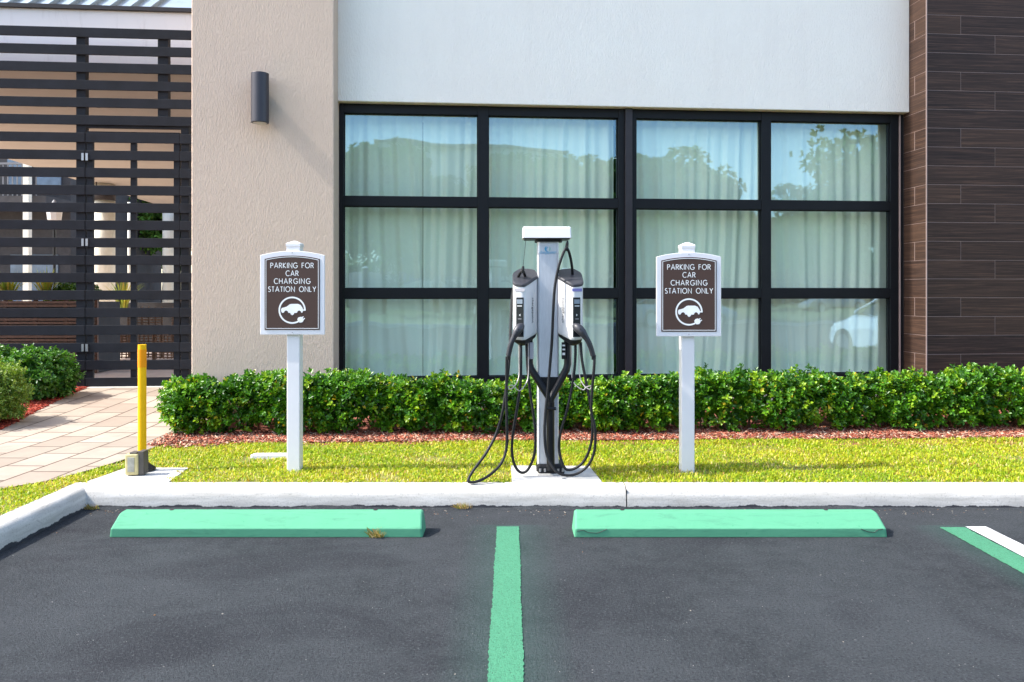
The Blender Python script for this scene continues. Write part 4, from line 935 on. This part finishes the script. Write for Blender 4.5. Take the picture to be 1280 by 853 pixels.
# ------------------------------------------------------------------ grass, mulch chips
def in_rect(x, y, x0, x1, y0, y1): return (x > x0) & (x < x1) & (y > y0) & (y < y1)
NB = 230000
x = RNG.uniform(-4.2, 5.6, NB); y = RNG.uniform(4.0, 7.12, NB)
xrv = np.interp(y, [2,4.2,5.3,5.48,5.82,6.24,6.8,8], [-5.1,-3.95,-3.38,-3.20,-3.09,-3.0,-3.0,-3.02])
edge = 6.96+.036*(x+2.9)+.03*np.sin(x*5)+.02*np.sin(x*13)+RNG.normal(size=NB)*.02-.16*np.exp(-((x+2.7)/.45)**2)
keep = ((y > 5.488+RNG.normal(size=NB)*.004) & (y < edge) & (x > xrv)) | ((y < 5.5) & (x > xrv-.01) & (x < -2.988))
pad1 = (x > -2.9-(0)) & (x < -2.37+.04*np.sin(y*30)-(y-5.5)*.09) & (y < 5.94); pad1 |= (y < 5.94) & (y > 5.5) & (x > -2.93+(y-5.5)*.16) & (x < -2.6)
pad2 = (x > -.01) & (x < .625-(y-5.5)*.08) & (y < 6.01)
slab = in_rect(x, y, -2.07, -1.69, 6.26, 6.38)
keep &= ~(pad1 | pad2 | slab)
bare = np.sin(x*3.1+1)*np.sin(y*9+x*2)+.6*np.sin(x*8.3)*np.cos(y*6); keep &= ~((bare > .85) & (RNG.uniform(size=NB) < .6))
x, y, bare = x[keep], y[keep], bare[keep]; n_ = len(x); z = np.full(n_, .138)
hgt = RNG.uniform(.012, .032, n_)*(1+.25*np.sin(x*2.7+y*3)); hgt[y < 5.53] *= .8; a = RNG.uniform(0, 2*PI, n_); le = RNG.uniform(.2, 1.4, n_); wd = RNG.uniform(.0025, .0048, n_)
dxv, dyv = np.cos(a), np.sin(a); px, py = -dyv*wd, dxv*wd
v0 = np.stack([x-px, y-py, z], 1); v1 = np.stack([x+px, y+py, z], 1)
mxp, myp = x+dxv*hgt*le*.4, y+dyv*hgt*le*.4
v2 = np.stack([mxp+px*.8, myp+py*.8, z+hgt*.6], 1); v3 = np.stack([mxp-px*.8, myp-py*.8, z+hgt*.6], 1); v4 = np.stack([x+dxv*hgt*le*1.1, y+dyv*hgt*le*1.1, z+hgt*(1.05-.35*le)], 1)
V = np.stack([v0, v1, v2, v3, v4], 1).reshape(-1, 3); bI = (np.arange(n_)*5)[:,None]; lo = np.concatenate([bI+np.array([[0,1,2]]), bI+np.array([[0,2,3]]), bI+np.array([[3,2,4]])], 1).ravel()
pal = np.array([(.31,.41,.010),(.42,.46,.012),(.19,.32,.010),(.58,.51,.04),(.66,.53,.20),(.42,.24,.06)])
pt = np.sin(x*1.7+.6)*np.cos(y*4.1+x)+.5*np.sin(x*6.1+y*7)+.5*np.sin(x*13+2)*np.sin(y*17); pr = np.stack([.30+0*x, .27+.10*pt, .20-.14*pt, .12+.07*pt, .07+.10*np.clip(bare, 0, 1)+.05*pt, .02+.09*np.clip(bare, 0, 1)+.02*pt], 1); pr = np.clip(pr, .005, 1); pr /= pr.sum(1, keepdims=True)
ci = (pr.cumsum(1) < RNG.uniform(size=(n_,1))).sum(1).clip(0, 5); cc = pal[ci]*RNG.uniform(.8, 1.2, (n_,1))
tag(fast_mesh('grass', V, lo, 3, 'grass_blade', np.repeat(cc, 3, 0)), 'short yellow green lawn grass between the kerb and the hedge', 'grass', kind='stuff')

def chips(name, x, y, label, cols):
    n_ = len(x); z = np.array([gz(t) for t in y])+.004+RNG.uniform(0, .016, n_); a = RNG.uniform(0, PI, n_); L = RNG.uniform(.010, .032, n_); W = RNG.uniform(.003, .008, n_); t1 = RNG.normal(size=n_)*.3; t2 = RNG.normal(size=n_)*.3
    ux = np.stack([np.cos(a)*L, np.sin(a)*L, t1*L], 1); vx = np.stack([-np.sin(a)*W, np.cos(a)*W, t2*W], 1); p = np.stack([x, y, z], 1); th = np.array([0,0,.004])
    V = np.stack([p-ux-vx, p+ux-vx*.6, p+ux*.9+vx, p-ux+vx*.8, p-ux-vx+th, p+ux-vx*.6+th, p+ux*.9+vx+th, p-ux+vx*.8+th], 1).reshape(-1, 3)
    bI = (np.arange(n_)*8)[:,None]; q_ = np.array([[4,5,6,7, 0,1,5,4, 1,2,6,5, 2,3,7,6, 3,0,4,7]]); lo = (bI+q_).ravel(); cc = np.array(cols)[RNG.integers(0, len(cols), n_)]*RNG.uniform(.7, 1.3, (n_,1))
    return tag(fast_mesh(name, V, lo, 4, 'mulch_chip', np.repeat(cc, 5, 0)), label, 'mulch', kind='stuff')
RD = [(.27,.065,.035),(.38,.12,.07),(.19,.045,.028),(.46,.23,.15),(.33,.09,.05),(.52,.36,.26),(.14,.06,.035)]
nC = 26000; x = RNG.uniform(-3.1, 6.2, nC); y = 6.90+.036*(x+2.9)+RNG.uniform(-.03, .5, nC)-.22*np.exp(-((x+2.75)/.4)**2)*RNG.uniform(0,1,nC)
chips('mulch', x, y, 'reddish wood chip mulch strip under the hedge', RD)
nC = 16000; y = RNG.uniform(6.2, 9.9, nC); xlv = np.interp(y, [2,5.5,7.49,8.5,9.52,9.9], [-7.2,-5.2,-4.79,-5.0,-5.17,-5.25]); x = xlv-RNG.uniform(-.01, 1.4, nC)
chips('mulch', x, y, 'deep red mulch bed left of the paved path', [(.30,.035,.02),(.38,.06,.03),(.22,.03,.02),(.45,.12,.08)])
# grit and leaf bits gathered along the kerb foot
ng = 420; gx = RNG.uniform(-2.8, 6, ng); gy = 5.33-np.abs(RNG.normal(size=ng))*.09; far_ = RNG.uniform(size=ng) < .10; gy[far_] = RNG.uniform(2.6, 5.2, far_.sum())
gs = RNG.uniform(.001, .0032, ng); ga = RNG.uniform(0, PI, ng); gp_ = np.stack([gx, gy, gs*.3+.001], 1); ca_, sa_ = np.cos(ga), np.sin(ga)
cn_ = [(a*1.5, b, c) for c in (-.3, 1) for a, b in ((-1,-1),(1,-1),(1,1),(-1,1))]
GVv = np.stack([gp_+np.stack([(ca_*a-sa_*b)*gs, (sa_*a+ca_*b)*gs, c*gs*.8*np.ones(ng)], 1) for a, b, c in cn_], 1).reshape(-1, 3)
GL = ((np.arange(ng)*8)[:,None]+np.array([[4,5,6,7,0,1,5,4,1,2,6,5,2,3,7,6,3,0,4,7]])).ravel(); gc = np.array([(.30,.27,.22),(.16,.11,.07),(.24,.22,.19),(.22,.12,.06)])[RNG.integers(0, 4, ng)]
tag(fast_mesh('grit', GVv, GL, 4, 'mulch_chip', np.repeat(gc, 5, 0)), 'fine grit and leaf crumbs scattered on the asphalt by the kerb', 'grit', kind='stuff')
# dry weeds
def weed(x, y, n, h, label):
    V = []; Lp = []; C_ = []
    for i in range(n):
        a = random.uniform(0, 2*PI); r = random.uniform(.01, .06); hh = h*random.uniform(.3, 1); w_ = .0022; k = len(V)
        p = Vector((x+random.gauss(0,.02), y+random.gauss(0,.006), .003)); q_ = p+Vector((math.cos(a)*r, math.sin(a)*r*.5-.005, hh)); s_ = Vector((w_, 0, w_))
        V += [tuple(p-s_), tuple(p+s_), tuple(q_+s_*.5), tuple(q_-s_*.5)]; Lp += [k,k+1,k+2,k+3]; C_.append(random.choice([(.42,.28,.12),(.30,.22,.08),(.5,.38,.2),(.2,.22,.05)]))
    tag(fast_mesh('weed', np.array(V), np.array(Lp), 4, 'grass_blade', np.array(C_)), label, 'weed')
weed(-.795, 4.715, 60, .06, 'dry weed tuft growing against the front of the left wheel stop')
weed(-.33, 5.335, 70, .045, 'dry brown weed at the kerb foot between the two wheel stops')
weed(-2.80, 5.32, 50, .04, 'small dry weed in the kerb corner at the left')

# ------------------------------------------------------------------ what stands behind the photographer (seen in the glass)
def mirror(X, Dv):
    V = Vector(((X-640)/1000*Dv, Dv, 0)); k = V.dot(NX)-P0.dot(NX); R_ = V-NX*(2*k); return R_
def car(x, y, rz, paint_, label):
    e = empty('parked_car', (x, y, 0), rz); Mx = Matrix.Translation((x, y, 0)) @ Matrix.Rotation(rz, 4, 'Z')
    # stations along the length: x, half width, z low, z belt, hood/roof heights
    st = [(-2.28,.70,.42,.70),(-2.15,.82,.30,.86),(-1.6,.88,.24,.96),(-.8,.90,.22,.98),(0,.91,.22,.97),(.8,.90,.22,.95),(1.4,.89,.24,.90),(1.95,.84,.28,.80),(2.25,.70,.38,.66)]
    R_ = []
    for sx_, hw, z0_, z1_ in st:
        R_.append([Mx @ Vector((sx_, a*hw, z0_+(z1_-z0_)*b)) for a, b in ((-.86,0),(-1,.18),(-1,.62),(-.95,.92),(-.80,1),(.80,1),(.95,.92),(1,.62),(1,.18),(.86,0))])
    MB().loft(R_).build('body', paint_, e, smooth=False, bevel=.02)
    g = [(-1.95,.72,.95,.97),(-1.25,.70,.95,1.36),(-.4,.68,.95,1.45),(.35,.67,.95,1.40),(1.15,.72,.93,.95)]
    MB().loft([[Mx @ Vector((sx_, a*hw, z0_ if b == 0 else z1_)) for a, b in ((-1.12,0),(-.86,1),(.86,1),(1.12,0))] for sx_, hw, z0_, z1_ in g]).build('windows', 'car_glass', e)
    MB().loft([[Mx @ Vector((sx_, a*hw, z_+.012*b)) for a, b in ((-.9,0),(-.8,1),(.8,1),(.9,0))] for sx_, hw, z_ in ((-1.2,.66,1.36),(-.4,.66,1.447),(.35,.64,1.40))]).build('roof', paint_, e)
    pl_ = MB()
    for s_ in (-1, 1):
        for xa, za, xb, zb_ in ((-1.95,.97,-1.2,1.38),(1.18,.95,.35,1.41),(-.35,.96,-.35,1.44)):
            pl_.tube([Mx @ Vector((xa, s_*.80, za)), Mx @ Vector((xb, s_*.60, zb_))], .03, 6)
    pl_.build('pillars', paint_, e)
    for sx_ in (-1.35, 1.40):
        for s_ in (-1, 1):
            c = Mx @ Vector((sx_, s_*.80, .33)); d = Mx.to_3x3() @ Vector((0, s_, 0))
            wh = MB().tube([c-d*.10, c+d*.115], .33, 24).build('wheel', 'tyre', e); MB().tube([c+d*.10, c+d*.122], .22, 20).build('rim', 'rim_metal', wh)
    for s_ in (-1, 1):
        MB().box(2.06, 2.14, s_*.62-.14, s_*.62+.14, .60, .70, Mx).build('headlight', 'cap_white', e, bevel=.02); MB().box(-2.27, -2.19, s_*.64-.12, s_*.64+.12, .70, .80, Mx).build('tail_light', 'far_roof', e, bevel=.02)
    tag(e, label, 'car', 'cars parked behind the photographer'); return e
car(9.35, 3.05, rad(-90), 'car_white', 'white car backed in close, mirrored in the lower right window pane')
q_ = mirror(1040, 52); car(q_.x, q_.y, rad(176), 'car_silver', 'small silver car far off, mirrored in the lower right pane above the white car')
q_ = mirror(655, 36); car(q_.x, q_.y, rad(2), 'car_white', 'white car mirrored behind the charging station')
q_ = mirror(850, 33); car(q_.x, q_.y, rad(5), 'car_silver', 'silver car mirrored in the pane behind the right sign')
tag(MB().box(-60, 60, -60, -16.6, -.05, .13).build('far_lawn', 'far_grass'), kind='structure')
tag(MB().box(-60, 60, -16.6, -16.42, -.05, .145).build('far_kerb', 'pad_concrete'), kind='structure')
FG = [(.05,.11,.02),(.07,.15,.025),(.10,.19,.03)]
for i, (X, Dv, ytop, rx_, lab) in enumerate(((478, 42, 186, 2.9, 'tree mirrored at the left of the first window column'), (545, 50, 205, 3.0, 'lower tree mirrored in front of the pale building'), (660, 44, 192, 3.2, 'tree mirrored above the charging station'), (735, 43, 184, 3.2, 'tree mirrored beside the thick middle post'), (835, 38, 172, 3.0, 'large tree mirrored above the right sign'), (1105, 40, 172, 3.6, 'large tree mirrored at the top right of the window'), (1020, 52, 236, 2.8, 'low tree mirrored in the rightmost window column'), (900, 60, 248, 3.4, 'low tree far back mirrored between the two right window columns'))):
    q_ = mirror(X, Dv); h = CAMZ+(365-ytop)/1000*Dv; trunk_tree('tree', q_.x, q_.y, h, (rx_, rx_, max(2.0, h*.38)), 6500, FG, lab, 'trees behind the photographer', .13, 20+i, .34, .17)
nw = 26000; wx = RNG.uniform(-45, 60, nw); wy = RNG.uniform(-58, -52, nw); wz = RNG.uniform(0, 1, nw)**.8*(5.2+1.3*np.sin(wx*.35)+.8*np.sin(wx*1.1))
wp = np.stack([wx, wy, wz+.1], 1); wd_ = unit(RNG.normal(size=(nw, 3))+np.array([0, 1, .5])); wv_, wl_ = leaf_arrays(wp, wd_, unit(RNG.normal(size=(nw, 3))), RNG.uniform(.5, .9, nw), RNG.uniform(.3, .5, nw))
wc = np.array(FG)[RNG.integers(0, 3, nw)]*RNG.uniform(.7, 1.4, (nw, 1)); tag(fast_mesh('far_wood', wv_, wl_, 4, 'far_leaf', np.repeat(wc, 2, 0)), 'distant line of bushes and trees mirrored low in the window', 'wood', kind='stuff')
q_ = mirror(590, 56); e = empty('far_building', (q_.x, q_.y, 0), 0); bw_ = 6.5; zt = CAMZ+(365-186)/1000*56
MB().box(q_.x-bw_, q_.x+bw_, q_.y-9, q_.y, .05, zt).build('wall', 'far_siding', e)
m = MB()
for i in range(int(zt/.35)): m.box(q_.x-bw_, q_.x+bw_, q_.y, q_.y+.03, .3+i*.35, .62+i*.35)
m.build('siding', 'far_siding', e); MB().box(q_.x-bw_-.3, q_.x+bw_+.3, q_.y-9.3, q_.y+.3, zt, zt+.25).build('roof', 'far_roof', e)
for i in range(4):
    for fl in (2.2, 5.6): MB().box(q_.x-5+i*2.8, q_.x-3.7+i*2.8, q_.y+.031, q_.y+.06, fl, fl+1.5).build('window', 'wing_window', e)
tag(e, 'pale building with horizontal siding mirrored in the left window panes', 'building')
